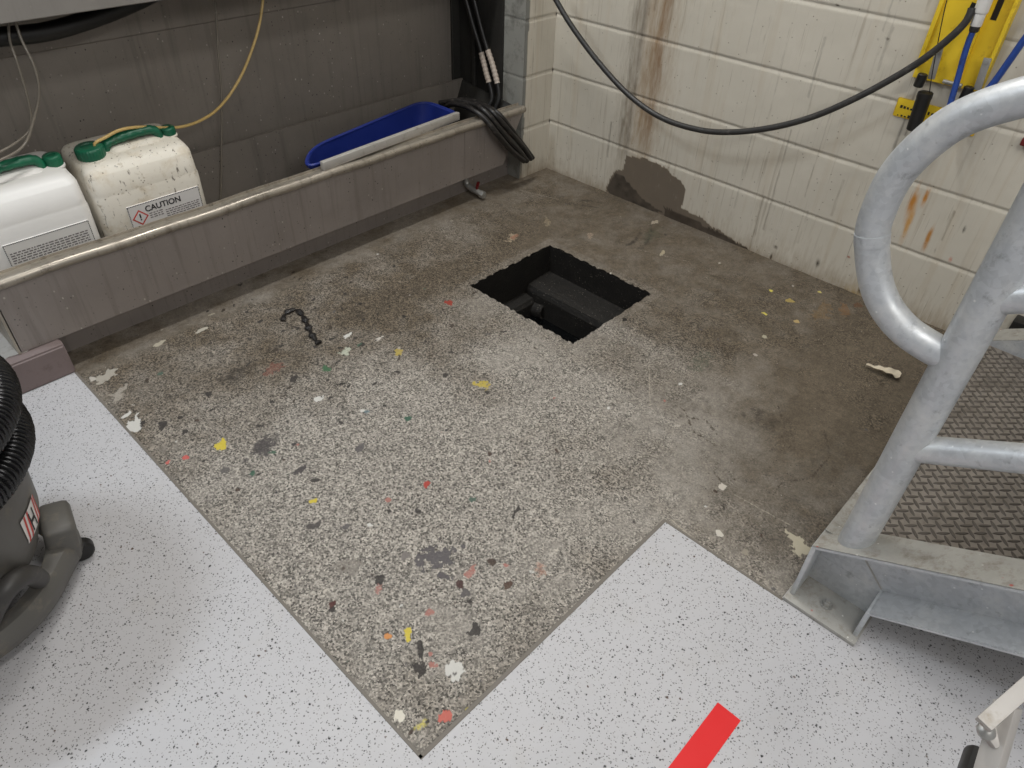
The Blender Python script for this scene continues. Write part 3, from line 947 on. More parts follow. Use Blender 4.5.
# rolled rim with a thin upstand at its inner edge
prof = []
for k in range(13):
    a = math.radians(255-200*k/12)
    prof.append((YF-0.004+0.0135*math.cos(a), 0.2965+0.0135*math.sin(a)))
prof += [(YF+0.014, 0.3060), (YF+0.0255, 0.3055), (YF+0.0260, 0.3120), (YF+0.0285, 0.3120), (YF+0.0285, 0.292), (YF+0.01, 0.288)]
bm = bmesh.new()
NR = 60
def rimx(i): return -2.058+(-0.186+2.058)*i/NR
rings = []
for i in range(NR+1):
    x = rimx(i)
    dz = 0.0022*math.sin(x*9)+0.0015*math.sin(x*23+1); dy = 0.002*math.sin(x*7+2)
    rings.append([(x, p[0]+dy*0.5, p[1]+dz*0.6) for p in prof])
add_loft(bm, rings)
link_bm('rim', bm, MT['steel_rim'], trough, angle=50)
bm = bmesh.new()
add_prism(bm, [(YF+.024, 0.295), (YF+.036, 0.100), (0.325, 0.090), (0.330, 0.33), (0.318, 0.33), (0.313, 0.100), (YF+.046, 0.108), (YF+.0275, 0.295)], 0, -2.058, RE)
link_bm('basin', bm, MT['steel_back'], trough, smooth=False)
bm = bmesh.new()
add_prism(bm, [(YF-.002, 0.0985), (YF-.004, 0.292), (YF+.028, 0.309), (0.325, 0.33), (0.325, 0.0985)], 0, -2.064, -2.058)
link_bm('end_plate', bm, MT['steel_rim'], trough, smooth=False)
bm = bmesh.new()
add_prism(bm, [(YF+.016, 0.101), (YF+.026, 0.292), (0.32, 0.325), (0.32, 0.095)], 0, lambda p: RE(p)-.006, RE)
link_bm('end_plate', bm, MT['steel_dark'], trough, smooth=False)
link_bm('plinth', box((X1+0.012, 0.066, -0.003), (XE, 0.085, 0.099)), MT['steel'], trough, smooth=False)

# drain tap under the right end
tap = thing('drain_tap', 'small grey drain tap with red lever under the right end of the trough', 'tap', (-0.44, 0.01, 0.0))
P = [(-0.425, 0.052, 0.100), (-0.425, 0.050, 0.045), (-0.424, 0.028, 0.028), (-0.421, -0.012, 0.022), (-0.42, -0.028, 0.020)]
link_bm('pipe', tube(P, 0.0115, 14, 0.004), MT['zinc'], tap)
bm = bmesh.new(); add_cyl(bm, (-0.421, -0.026, 0.0205), (-0.42, -0.045, 0.0195), 0.015, 0.014, 6)
link_bm('hose_tail', bm, MT['zinc'], tap)
bm = bmesh.new(); add_obox(bm, (-0.421, -0.006, 0.040), (-0.392, 0.016, 0.046), 0.012, 0.005, bev=0.0015)
add_cyl(bm, (-0.4215, -0.006, 0.026), (-0.4215, -0.006, 0.044), 0.005, None, 10)
link_bm('lever', bm, MT['redp'], tap)

# ---- thick black hose tucked behind the hood
P = [at(-120, 44, 1, 0.24), at(-50, 42, 1, 0.235), at(0, 37, 1, 0.23), at(45, 32, 1, 0.23), at(85, 21, 1, 0.235), at(125, 6, 1, 0.24), at(165, -14, 1, 0.245), at(200, -40, 1, 0.25)]
o = link_bm('suction_hose', tube(P, 0.022, 18), MT['black'])
tag(o, 'thick black hose sagging behind the steel hood at top left', 'hose')

# ---- clear tubes hanging in the booth
tube_defs = [
    ([at(214, -14, 1, .30), at(216, 10, 1, .30), at(218, 50, 1, .30), at(221.5, 95, 1, .298), at(221.5, 150, 1, .296), at(221, 192, 1, .29), at(221, 215, 1, .28)], .0030, 'thin cloudy tube hanging straight behind the yellow tube into the trough'),
    ([at(10, -8, 1, .22), at(9, 35, 1, .20), at(17, 62, 1, .18), at(28, 100, 1, .17), at(31, 125, 1, .165), at(22, 138, 1, .16), at(0, 152, 1, .15), at(-40, 170, 1, .15)], .0032, 'clear tube looping down at far left, inner of two'),
    ([at(10, 0, 1, .20), at(20, 36, 1, .18), at(34, 66, 1, .16), at(39, 92, 1, .15), at(34, 118, 1, .145), at(24, 145, 1, .14), at(0, 160, 1, .13), at(-40, 172, 1, .13)], .0034, 'clear tube looping down at far left, outer of two'),
]
for P, r, lab in tube_defs:
    o = link_bm('clear_tube', tube(P, r, 10), MT['clear'])
    tag(o, lab, 'tube', 'clear tubes in the wash booth')

# ================================================================== JERRYCANS
def make_can(x, mat, capmat, label, big_left, clean):
    YC, Z0 = 0.181, 0.1085
    t = thing('jerrycan', label, 'jerrycan', (x, YC, Z0), 'jerrycans standing in the trough')
    bm = bmesh.new()
    prof = [(0.0, .139, 0.0840), (0.006, .146, 0.0910), (.03, .1485, 0.0935), (.15, .1495, 0.0945), (.258, .150, 0.0950), (.264, .1485, 0.0932), (.270, .1482, 0.0930), (.322, .1462, 0.0915), (.334, .1440, 0.0890), (.342, .1395, 0.0840), (.348, .130, 0.0740), (.352, .116, 0.0560), (.354, .10, 0.0360)]
    rings = []
    for h, hw, hd in prof:
        rr = min(0.030, hd*0.5)
        lean = 0.0
        if h > .25:
            lean = (h-.25)*0.06
        rings.append([(x+p[0], YC+p[1]+lean, Z0+h+(0.16*(p[1]+.03) if h > .333 else 0.0)) for p in rrect(0, 0, hw, hd, rr, 7)])
    add_loft(bm, rings)
    link_bm('body', bm, mat, t, angle=60)
    # moulded ridge that carries the handle
    zt = Z0+.350
    bm = bmesh.new()
    rg = []
    for h, hw, hd in ((-.012, .080, .040), (.006, .072, .030), (.012, .060, .018), (.013, .05, .010)):
        rg.append([(x+0.02+p[0], YC-.002+p[1], zt+h) for p in rrect(0, 0, hw, hd, min(.02, hd*.8), 5)])
    add_loft(bm, rg)
    link_bm('handle_ridge', bm, mat, t, angle=60)
    # carrying handle, an arch along the length
    hx0, hx1 = (-0.054, 0.092)
    P = [(x+hx0, YC-.006, zt+.000), (x+hx0+.003, YC-.006, zt+.018), (x+hx0+.022, YC-.006, zt+.025), (x+0.0, YC-.006, zt+.029), (x+hx1-.034, YC-.006, zt+.030), (x+hx1-.009, YC-.006, zt+.025), (x+hx1, YC-.006, zt+.010), (x+hx1, YC-.006, zt-.002)]
    bm = bmesh.new()
    add_tube(bm, crom(P, .005), lambda s: 0.0125+0.0008*math.sin(s*900), 14)
    for v in bm.verts:
        v.co.y = YC-.006+(v.co.y-YC+.006)*1.25
    link_bm('handle', bm, capmat, t)
    def screw_cap(cx, cy, cz, r, h, nm):
        bm = bmesh.new()
        fn = lambda a, hh: 1+0.022*math.cos(a*26)
        add_lathe(bm, (cx, cy, cz), (-.05, -0.06, 1), [(0, r*.98), (h*.78, r), (h*.92, r*.95), (h, r*.86), (h, r*.55), (h-.003, r*.5), (h-.003, .002)], 104, fn)
        c = link_bm(nm, bm, capmat, t, angle=50)
        bm = bmesh.new(); add_lathe(bm, (cx, cy, cz-.018), (-.05, -.06, 1), [(0, r*1.0), (.010, r*.98), (.012, r*1.12), (.016, r*1.12), (.018, r*.9)], 32)
        link_bm('neck', bm, mat, t)
        return c
    if big_left:
        screw_cap(x-.096, YC-.014, Z0+.352, .036, .028, 'cap')
        screw_cap(x+.124, YC-.002, Z0+.354, .020, .020, 'vent_cap')
    else:
        screw_cap(x+.124, YC-.004, Z0+.352, .022, .026, 'vent_cap')
        screw_cap(x-.112, YC-.006, Z0+.352, .034, .028, 'cap')
    # label on the front face
    yf = YC-.0965
    lab = link_bm('label', box((x-.080, yf-.0008, Z0+.050), (x+.128, yf+.006, Z0+.226), .0003, 1), MT['label'] if not clean else MT['whitep'], t, smooth=False)
    bm = bmesh.new()
    # dashed frame
    y0, y1 = yf-.0012, yf-.0008
    k = 0
    while k < 208/4.6:
        xx = x-.080+k*.0046
        add_box(bm, (xx, y0, Z0+.2235), (min(xx+.0030, x+.128), y1, Z0+.226)); k += 1
    for sx in (-.080, .126):
        for k in range(34):
            zz = Z0+.055+k*.005
            add_box(bm, (x+sx, y0, zz), (x+sx+.002, y1, zz+.0032))
    link_bm('label_frame', bm, MT['ink'], lab, smooth=False)
    rl = random.Random(3)
    bm = bmesh.new()
    def para(bm, xa, xb, za, zb, dz, h):
        z = zb
        while z > za:
            xx = xa
            while xx < xb:
                w = rl.uniform(.003, .012)
                add_box(bm, (xx, y0, z), (min(xx+w, xb), y1, z+h)); xx += w+.0028
            z -= dz
    if not clean:
        para(bm, x+.020, x+.120, Z0+.10, Z0+.186, .0062, .0026)
        para(bm, x-.072, x+.010, Z0+.10, Z0+.158, .0066, .0024)
        para(bm, x-.026, x+.012, Z0+.176, Z0+.190, .0062, .0028)
    else:
        para(bm, x-.072, x+.118, Z0+.15, Z0+.198, .0066, .0030)
        para(bm, x-.072, x+.118, Z0+.08, Z0+.14, .0074, .0030)
    link_bm('small_print', bm, MT['inkgrey'], lab, smooth=False)
    if not clean:
        font_mesh('warning_word', 'CAUTION', .023, MT['ink'], lab, (x+.018, yf-.0010, Z0+.206), (1, 0, 0), (0, 0, 1))
        bm = bmesh.new()
        cxx, czz, rr = x-.052, Z0+.188, .023
        add_prism(bm, [(cxx, czz-rr), (cxx+rr, czz), (cxx, czz+rr), (cxx-rr, czz)], 1, yf-.0011, yf-.0008)
        di = link_bm('hazard_diamond', bm, MT['inkred'], lab, smooth=False)
        bm = bmesh.new(); rr = .0175
        add_prism(bm, [(cxx, czz-rr), (cxx+rr, czz), (cxx, czz+rr), (cxx-rr, czz)], 1, yf-.0015, yf-.0011)
        link_bm('diamond_centre', bm, MT['label'], di, smooth=False)
        bm = bmesh.new()
        add_box(bm, (cxx-.002, yf-.0018, czz-.002), (cxx+.002, yf-.0015, czz+.011)); add_box(bm, (cxx-.002, yf-.0018, czz-.008), (cxx+.002, yf-.0015, czz-.004))
        link_bm('exclamation_mark', bm, MT['ink'], di, smooth=False)
    return t
CAN2X = (at(105, 240, 1, .086).x+at(208, 205, 1, .086).x)/2+.008
make_can(CAN2X, MT['whited'], MT['greend'], 'grimy splashed white jerrycan with CAUTION label and yellow tube in its cap', True, False)
make_can(CAN2X-0.311, MT['whitep'], MT['green'], 'clean white jerrycan with green handle at the left end of the trough', False, True)

# yellow tube from the big cap of the grimy can
hz = .497
P = [(CAN2X-.082, .166, .462), (CAN2X-.080, .164, .490), at(106, 137, 1, .165), at(120, 130, 1, .165), at(140, 127, 1, .172), at(180, 127, 1, .19), at(207, 117, 1, .20), at(225, 101, 1, .215), at(240, 78, 1, .225), at(250, 55, 1, .24), at(258, 30, 1, .255), at(262, 8, 1, .265), at(264, -15, 1, .27)]
o = link_bm('dosing_tube', tube(P, .0042, 10), MT['yhose'])
tag(o, 'yellowed tube running from the grimy jerrycan up the booth', 'tube')

# ================================================================== BLUE BASIN, PALE BAR
bas = thing('washing_up_bowl', 'long blue plastic tub lying in the trough behind the pale strip', 'tub', (-.77, .15, .10))
corn = [at(306, 167, 2, .318), at(309, 148, 2, .322), at(424, 100, 2, .322), at(460, 114, 2, .322)]


def roundpoly(C, rad, n=6):
    out = []
    m = len(C)
    for i in range(m):
        a, b, c = C[i-1], C[i], C[(i+1) % m]
        rr = rad[i] if isinstance(rad, (list, tuple)) else rad
        u = (a-b).normalized(); w = (c-b).normalized()
        for k in range(n+1):
            t = k/n
            out.append(((b+u*rr)*(1-t)**2+b*2*t*(1-t)+(b+w*rr)*t**2))
    return out
cen = sum(corn, Vector())/4


def bring(scale, z, dz_keep):
    C = [Vector((cen.x+(c.x-cen.x)*scale, cen.y+(c.y-cen.y)*(scale-(1-scale)*.6), z+(c.z-cen.z)*dz_keep)) for c in corn]
    return roundpoly(C, [.05, .09, .07, .06])
bm = bmesh.new()
add_loft(bm, [bring(.86, .112, 0), bring(.90, .118, 0), bring(.97, .27, .8), bring(.985, .307, 1), bring(1.012, .309, 1), bring(1.014, .317, 1), bring(1.004, .320, 1), bring(.975, .318, 1), bring(.955, .27, .8), bring(.885, .126, 0), bring(.80, .120, 0)])
link_bm('shell', bm, MT['blue'], bas, angle=50)
bm = bmesh.new(); add_tube(bm, [p for p in bring(1.008, .318, 1)], .0055, 10, closed=True)
link_bm('rolled_rim', bm, MT['blue'], bas)

p0 = at(322, 166, 2, .325); p1 = at(458, 115.5, 2, .325)
bm = bmesh.new()
add_obox(bm, (p0.x, p0.y, .3245), (p1.x, p1.y, .3245), .018, .027, bev=.002)
o = link_bm('pale_strip', bm, MT['bar'])
tag(o, 'pale grey square-ended strip resting on the trough rim in front of the blue tub', 'strip')

# ================================================================== HOSES OVER THE TROUGH END
rb = [
    ([at(440, 116, 1, .22), at(446, 107, 1, .17), at(454, 104, 1, .12), at(465, 106, 1, .06), at(476, 112, 1, .0), at(486, 120, 1, -.040), at(497, 134, 1, -.066), at(511, 150, 1, -.064), at(524, 161, 1, -.060)], .0105, 'blackish hose draped over the trough end, lowest and leftmost of the bundle'),
    ([at(440, 103, 1, .20), at(458, 101, 1, .12), at(474, 105, 1, .04), at(483, 110, 1, -.01), at(491, 118, 1, -.040), at(505, 136, 1, -.060), at(518, 150, 1, -.058), at(527, 161, 1, -.055)], .0105, 'black hose draped over the trough end, second of the bundle from below'),
    ([at(448, 102, 1, .22), at(466, 100, 1, .13), at(480, 104, 1, .05), at(490, 110, 1, -.01), at(497, 117, 1, -.040), at(510, 132, 1, -.054), at(523, 147, 1, -.052), at(531, 159, 1, -.048)], .0100, 'black hose draped over the trough end, third of the bundle with paint flecks'),
    ([at(456, 101, 1, .22), at(472, 101, 1, .13), at(486, 106, 1, .05), at(495, 111, 1, -.01), at(502, 117, 1, -.036), at(513, 131, 1, -.048), at(525, 147, 1, -.046), at(533, 158, 1, -.042)], .0085, 'black hose draped over the trough end, uppermost and rightmost of the bundle'),
]
for P, r, lab in rb:
    o = link_bm('black_hose', tube(P, r, 14), MT['blackd'])
    tag(o, lab, 'hose', 'black hoses draped over the trough end')
hg = [
    ([at(461, -14, 0, -.205), at(466, 0, 0, -.205), at(473, 25, 0, -.205), at(480, 48, 0, -.207), at(486, 72, 0, -.21), at(492, 97, 0, -.215), at(486, 110, 0, -.24)], .0095, 'black hose hanging in the booth corner, left of the two with white tape'),
    ([at(469, -14, 0, -.20), at(474, 0, 0, -.20), at(480, 24, 0, -.20), at(486, 45, 0, -.202), at(494, 70, 0, -.205), at(499, 95, 0, -.21), at(495, 110, 0, -.23)], .0095, 'black hose hanging in the booth corner, right of the two with white tape'),
]
for n_, (P, r, lab) in enumerate(hg):
    t = thing('taped_hose', lab, 'hose', P[0], 'black hoses hanging in the booth corner')
    link_bm('hose', tube(P, r, 14), MT['black'], t)
    path = crom(P, .004)
    i0, i1 = (int(len(path)*.52), int(len(path)*.76)) if n_ == 0 else (int(len(path)*.50), int(len(path)*.78))
    bm = bmesh.new(); add_tube(bm, path[i0:i1], lambda s, r=r: r+.0012+.0010*math.sin(s*420), 14)
    tp = link_bm('white_tape', bm, MT['tape_white'], t); tp['label'] = 'ragged white tape wound on hose'

# ================================================================== CABLE AND HOLDER ON THE RIGHT WALL
P = [at(540, -30, 0, -.18), at(556, 0, 0, -.175), at(573, 28, 0, -.17), at(600, 64, 0, -.16), at(630, 96, 0, -.155), at(662, 118, 0, -.153), at(700, 130, 0, -.15), at(735, 132, 0, -.145), at(775, 127, 0, -.135), at(815, 116, 0, -.12), at(856, 98, 0, -.105), at(895, 77, 0, -.09), at(925, 58, 0, -.085), at(952, 36, 0, -.08), at(967, 20, 0, -.075), at(972, 8, 0, -.07)]
o = link_bm('air_hose', tube(P, .0092, 16), MT['hose_grey'])
tag(o, 'dark grey hose looping across the white block wall to the yellow holder', 'hose')

hold = thing('tool_holder', 'yellow steel holder plate with hinged straps high on the block wall', 'tool holder', (0, -1.39, .675))
yl, yr, zb, zt = -1.300, -1.478, .672, 1.12
bm = box((-.010, yr, zb), (-.001, yl, zt), .001, 1)
link_bm('back_plate', bm, MT['yellow'], hold, smooth=False)
bm = box((-.030, yr, zb), (-.010, yr+.010, zt), .002)
add_box(bm, (-.026, yr+.060, zb+.01), (-.010, yr+.068, zt), .002)
add_box(bm, (-.020, yl-.012, zb+.03), (-.010, yl, zt), .002)
link_bm('rib', bm, MT['yellow'], hold)
for k, (a, b) in enumerate((((931, 79), (940, 48)), ((977, 90), (988, 58)))):
    p, q = at(*a, 0, -.032), at(*b, 0, -.032)
    bm = bmesh.new(); add_obox(bm, p, q, .018, .004, up=(-1, 0, 0), bev=.001)
    s = link_bm('strap', bm, MT['zinc'], hold)
    bm = bmesh.new(); pm = q*.88+p*.12; add_cyl(bm, pm+Vector((.002, 0, 0)), pm+Vector((-.006, 0, 0)), .005, None, 6)
    link_bm('rivet', bm, MT['zinc'], s)
    c = at(*((921, 80) if k == 0 else (967, 93)), 0, -.04)
    bm = bmesh.new(); add_cyl(bm, c+Vector((0, 0, .016)), c+Vector((0, .002, -.018)), .0125, .0125, 20, .002)
    link_bm('rubber_knob', bm, MT['black'], hold)
    bm = bmesh.new(); add_cyl(bm, c+Vector((.02, -.004, 0)), c+Vector((-.004, 0, 0)), .005, None, 12)
    link_bm('pin', bm, MT['zinc'], hold)
a, b = at(943, 81, 0, -.02), at(962, 86, 0, -.02)
bm = bmesh.new(); add_cyl(bm, a, b, .0055, None, 12, .001)
link_bm('cross_bolt', bm, MT['zinc'], hold)
for a, b in (((969, 14), (975, 3)), ((993, 20), (1004, -6))):
    p, q = at(*a, 0, -.0105), at(*b, 0, -.0105)
    bm = bmesh.new(); add_obox(bm, p, q, .014, .0015, up=(-1, 0, 0))
    link_bm('slot', bm, MT['black'], hold)

# spray lance: white sleeve, dark ferrule, blue hose
lance = thing('spray_lance', 'white sleeved lance with blue hose hung on the yellow holder', 'lance', at(976, 27, 0, -.06))
a, b = at(975.5, 26, 0, -.06), at(996, -28, 0, -.06)
d = (b-a).normalized()
bm = bmesh.new(); add_lathe(bm, a, d, [(0, .0125), (.002, .0135), (.028, .0135), (.030, .0155), (.034, .0165), (.14, .0175)], 24)
link_bm('sleeve', bm, MT['whitep'], lance)
bm = bmesh.new(); add_lathe(bm, a-d*.014, d, [(0, .009), (.003, .0115), (.014, .012)], 20)
link_bm('ferrule', bm, MT['hose_grey'], lance)
P = [a-d*.006, at(970, 38, 0, -.06), at(964, 56, 0, -.06), at(958, 78, 0, -.062), at(952, 98, 0, -.065), at(947, 118, 0, -.07), at(944, 150, 0, -.07)]
link_bm('hose', tube(P, .0075, 14), MT['blueh'], lance)
P = [at(1050, 12, 0, -.05), at(1030, 32, 0, -.05), at(1012, 57, 0, -.045), at(995, 81, 0, -.04), at(975, 106, 0, -.04), at(960, 135, 0, -.04)]
o = link_bm('air_line', tube(P, .0085, 14), MT['blueh'])
tag(o, 'blue hose slanting across the wall right of the yellow holder', 'hose')
P = [at(949, -8, 0, -.05), at(944, 12, 0, -.05), at(938, 42, 0, -.05), at(932, 75, 0, -.05), at(929, 95, 0, -.05)]
grip = thing('trigger_grip', 'black grip on a thin wire hanging in front of the small yellow plate', 'grip', at(925, 94, 0, -.045))
link_bm('wire', tube(P, .0013, 8), MT['black'], grip)
a, b = at(926, 92, 0, -.045), at(907, 146, 0, -.045)
d = (b-a).normalized()
bm = bmesh.new(); add_lathe(bm, a, d, [(0, .017), (.002, .0195), (.014, .0200), (.018, .0190), (.05, .0190), (.10, .017), (.103, .013)], 22)
link_bm('grip_body', bm, MT['black'], grip)
# small lower plate
pl = thing('notice_plate', 'small yellow plate with black print below the holder', 'plate', (0, -1.36, .56))
l0 = at(899, 97, 0, -.004); l1 = at(897, 117, 0, -.004); l2 = at(973, 137, 0, -.004)
link_bm('plate', box((-.004, l2.y, l2.z+.001), (-.0008, l0.y, l0.z), .003, 2), MT['yellow'], pl)
bm = bmesh.new()
rl = random.Random(2)
for k in range(14):
    y = l0.y-.012-k*.0095
    for r_ in range(2):
        z = l0.z-.026-r_*.022
        add_box(bm, (-.0046, y-rl.uniform(.003, .007), z), (-.0040, y, z+rl.uniform(.003, .008)))
link_bm('black_print', bm, MT['ink'], pl, smooth=False)
c = at(1022, 141, 0, -.02)
bm = box((c.x-.002, c.y-.03, c.z-.012), (-.001, c.y+.002, c.z+.008), .003)
o = link_bm('wall_clip', bm, MT['redp']); tag(o, 'small dark red clip on the block wall at the right edge', 'clip')
c = at(1017, 324, 0, -.03)
bm = bmesh.new(); add_box(bm, (c.x-.02, c.y-.035, c.z-.018), (-.001, c.y+.012, c.z+.016), .004)
o = link_bm('rubber_stop', bm, MT['black']); tag(o, 'small black block low on the wall behind the handrail post', 'rubber block')

# ================================================================== STAIR
stair = thing('access_stair', 'galvanised steel stair with chequer plate tread and tubular handrail at the right', 'stair', (-1.2, -1.83, 0))
TAN = 0.554; ANG = math.atan(TAN)
Y0, ZT0 = -1.763, .163          # top of the outer flange at its lower end
YE = -2.75
CA = math.cos(ANG)


def ztop(y): return ZT0+TAN*(Y0-y)
H = .160                         # depth measured plumb


def stringer(xt, xw, nm):
    """channel: web at xw, flange tips at xt"""
    bm = bmesh.new()
    s = 1 if xw > xt else -1
    # top flange, web, bottom flange as sloping prisms in (y, z)
    yl = -1.900
    add_prism(bm, [(Y0, ztop(Y0)), (YE, ztop(YE)), (YE, ztop(YE)-.010), (Y0, ztop(Y0)-.010)], 0, min(xt, xw), max(xt, xw))
    add_prism(bm, [(Y0, ztop(Y0)-.006), (YE, ztop(YE)-.006), (YE, ztop(YE)-H+.006), (yl, ztop(yl)-H+.006), (yl, .02), (Y0-.001, .02)], 0, xw-s*.0075, xw)
    add_prism(bm, [(yl, ztop(yl)-H+.010), (YE, ztop(YE)-H+.010), (YE, ztop(YE)-H), (yl, ztop(yl)-H)], 0, min(xt, xw), max(xt, xw))
    bmesh.ops.bevel(bm, geom=bm.edges[:], offset=.002, segments=2, affect='EDGES')
    o = link_bm(nm, bm, MT['galv'], stair)
    # leg: plumb channel under the low end
    bm = bmesh.new()
    add_box(bm, (min(xt, xw), Y0-.009, .009), (max(xt, xw), Y0, ztop(Y0)-.004), .0015)
    add_box(bm, (min(xt, xw), yl-.004, .009), (max(xt, xw), yl+.005, ztop(yl)-H+.008), .0015)
    add_box(bm, (min(xw-s*.0080, xw+s*.0005), yl, .010), (max(xw-s*.0080, xw+s*.0005), Y0-.001, ztop(yl)-H+.004), .0)
    bmesh.ops.remove_doubles(bm, verts=bm.verts[:], dist=1e-6)
    link_bm('leg', bm, MT['galv'], stair)
    # base plate and anchor bolt
    pl_ = link_bm('base_plate', box((min(xt, xw)-.018, yl-.008, .0005), (max(xt, xw)+.008, Y0+.004, .010), .0015), MT['galvd'], stair)
    bm = bmesh.new()
    c = Vector((xt+s*.027, (Y0+yl)/2+.002, .010))
    add_cyl(bm, c, c+Vector((0, 0, .002)), .0125, None, 24)
    add_cyl(bm, c+Vector((0, 0, .002)), c+Vector((0, 0, .010)), .0095, None, 6)
    add_cyl(bm, c+Vector((0, 0, .010)), c+Vector((0, 0, .017)), .0052, None, 12)
    link_bm('anchor_bolt', bm, MT['zinc'], pl_)
    # weld seam between leg and web
    bm = bmesh.new()
    add_obox(bm, (xw-s*.0078, Y0-.045, ztop(Y0-.045)-.012), (xw-s*.0078, yl+.004, ztop(yl)-H+.012), .003, .002, up=(s, 0, 0))
    link_bm('weld_seam', bm, MT['galvd'], stair)
    # soiled top surface of the flange
    bm = bmesh.new()
    e = .0012
    add_prism(bm, [(Y0-.001, ztop(Y0)+e-.0006), (YE, ztop(YE)+e), (YE, ztop(YE)-.001), (Y0-.001, ztop(Y0)-.001)], 0, min(xt, xw)+.001, max(xt, xw)-.001)
    link_bm('flange_top', bm, MT['galvd'], stair)
    return o
stringer(-1.235, -1.160, 'stringer')
XF = -.290
stringer(XF+.075, XF, 'stringer')

# chequer plate treads
def tread(yf, z, nm):
    x0, x1 = -1.158, XF-.009
    yb = yf-.345
    bm = box((x0, yb, z-.006), (x1, yf, z))
    add_box(bm, (x0, yf-.006, z-.045), (x1, yf, z-.0005))
    add_box(bm, (x0, yb, z-.040), (x1, yb+.006, z-.0005))
    o = link_bm(nm, bm, MT['tread'], stair, smooth=False)
    link_bm('nosing', box((x0-.03, yf-.032, z-.002), (x1, yf+.0005, z+.0012), .0006, 1), MT['galvd'], o)
    # raised lozenges at 45 degrees in alternation
    bm = bmesh.new()
    p = .0185
    e1 = Vector((1, -1, 0)).normalized(); e2 = Vector((-1, -1, 0)).normalized()
    n = 60
    for i in range(-n, n):
        for j in range(-n, n):
            c = Vector((x0+.4, yf-.18, z))+e1*(i*p)+e2*(j*p)
            if not (x0+.008 < c.x < x1-.008 and yb+.008 < c.y < yf-.034): continue
            a, b = (e1, e2) if (i+j) % 2 else (e2, e1)
            L, W = .0140, .0040
            ring = []
            for k in range(10):
                th = 2*PI*k/10
                cc, ss = math.cos(th), math.sin(th)
                ring.append((cc*L, ss*W*(1-.25*cc*cc)))
            lo = [bm.verts.new(c+a*q[0]+b*q[1]) for q in ring]
            hi = [bm.verts.new(c+a*q[0]*.84+b*q[1]*.6+Vector((0, 0, .0019))) for q in ring]
            for k in range(10):
                bm.faces.new((lo[k], lo[(k+1) % 10], hi[(k+1) % 10], hi[k]))
            bm.faces.new(hi)
    link_bm('raised_pattern', bm, MT['treadbar'], o, smooth=False)
    return o
tread(-1.765, .172, 'tread')
tread(-2.075, .344, 'tread')
tread(-2.385, .516, 'tread')

# handrail in the plane of the near stringer
XR = -1.190
def hp(a, b): return at(a, b, 0, XR)
pb = Vector((XR, -1.820, .19)); PT = Vector((XR, -1.826, 1.06))
bm = bmesh.new(); add_tube(bm, [pb-Vector((0, 0, .012)), pb*.5+PT*.5, PT], .0290, 28)
post = link_bm('handrail_post', bm, MT['galv'], stair)
LP = [(1024, 97), (967, 116), (930, 140), (897, 174), (878, 212), (872, 239), (875, 278), (885, 305), (902, 327), (922, 342), (946, 356)]
P = [hp(a, b) for a, b in LP]
sl = Vector((0, -CA, math.sin(ANG)))
P = [P[0]+sl*.75, P[0]+sl*.3, P[0]+sl*.1]+P
P[-1] = Vector((XR, -1.812, P[-1].z))
bm = bmesh.new(); add_tube(bm, crom(P, .008), .0243, 24)
lp = link_bm('handrail_loop', bm, MT['galv'], stair)
# butt-weld beads on the loop
pth = crom(P, .008)
tgt = hp(872, 236)
i0 = min(range(len(pth)), key=lambda i: (pth[i]-tgt).length)
bm = bmesh.new(); add_tube(bm, pth[i0-1:i0+2], .0252, 24)
link_bm('weld_bead', bm, MT['galv'], lp)
for z0 in (.4385, .7300):
    a = Vector((XR, -1.826, z0))
    bm = bmesh.new(); add_tube(bm, [a, a+sl*.4, a+sl*.95], .0230, 24)
    rl_ = link_bm('mid_rail', bm, MT['galv'], stair)

# ================================================================== STEP LADDER (corner of it at bottom right)
lad = thing('step_ladder', 'corner of an aluminium step ladder at the bottom right of the floor', 'ladder', (-1.5, -2.25, 0))
zl = .42
a, b = at(983, 725, 2, zl), at(1062, 655, 2, zl+.03)
bm = bmesh.new(); add_obox(bm, a, b, .019, .010, up=tuple(Vector(CAM)-a), bev=.0015)
link_bm('spreader_bar', bm, MT['alu'], lad)
a = at(1008, 704, 2, .412); b_ = at(989, 770, 2, .350); b = a+(b_-a)*(.392/.062)
bm = bmesh.new(); add_obox(bm, a, b, .026, .020, up=(-.75, .45, .45), bev=.002)
leg_ = link_bm('leg', bm, MT['alu'], lad)
d_ = (b-a).normalized()
bm = bmesh.new(); add_obox(bm, b-d_*.06, b+d_*.02, .036, .026, up=(-.6, -.2, .5), bev=.004)
link_bm('rubber_foot', bm, MT['black'], leg_)
c = at(988, 731, 2, zl-.02); vdir = Vector(CAM)-c; vdir.normalize()
bm = bmesh.new(); n_ = Vector((-.35, -.2, .9)).normalized()
add_lathe(bm, c-n_*.006, n_, [(0, .0105), (.004, .0105), (.006, .0088), (.009, .0045), (.0098, .001)], 20)
link_bm('rivet', bm, MT['zinc'], lad)
bm = bmesh.new(); add_obox(bm, at(983, 722, 2, zl-.03), at(1000, 745, 2, zl-.04), .02, .012, up=n_, bev=.002)
link_bm('bracket', bm, MT['alu'], lad)
a = at(984, 752, 2, zl-.12); b = at(968, 800, 2, zl-.14)
bm = bmesh.new(); add_obox(bm, a, b, .040, .03, up=(-.3, -.2, .9), bev=.008)
link_bm('tread_end', bm, MT['hose_grey'], lad)
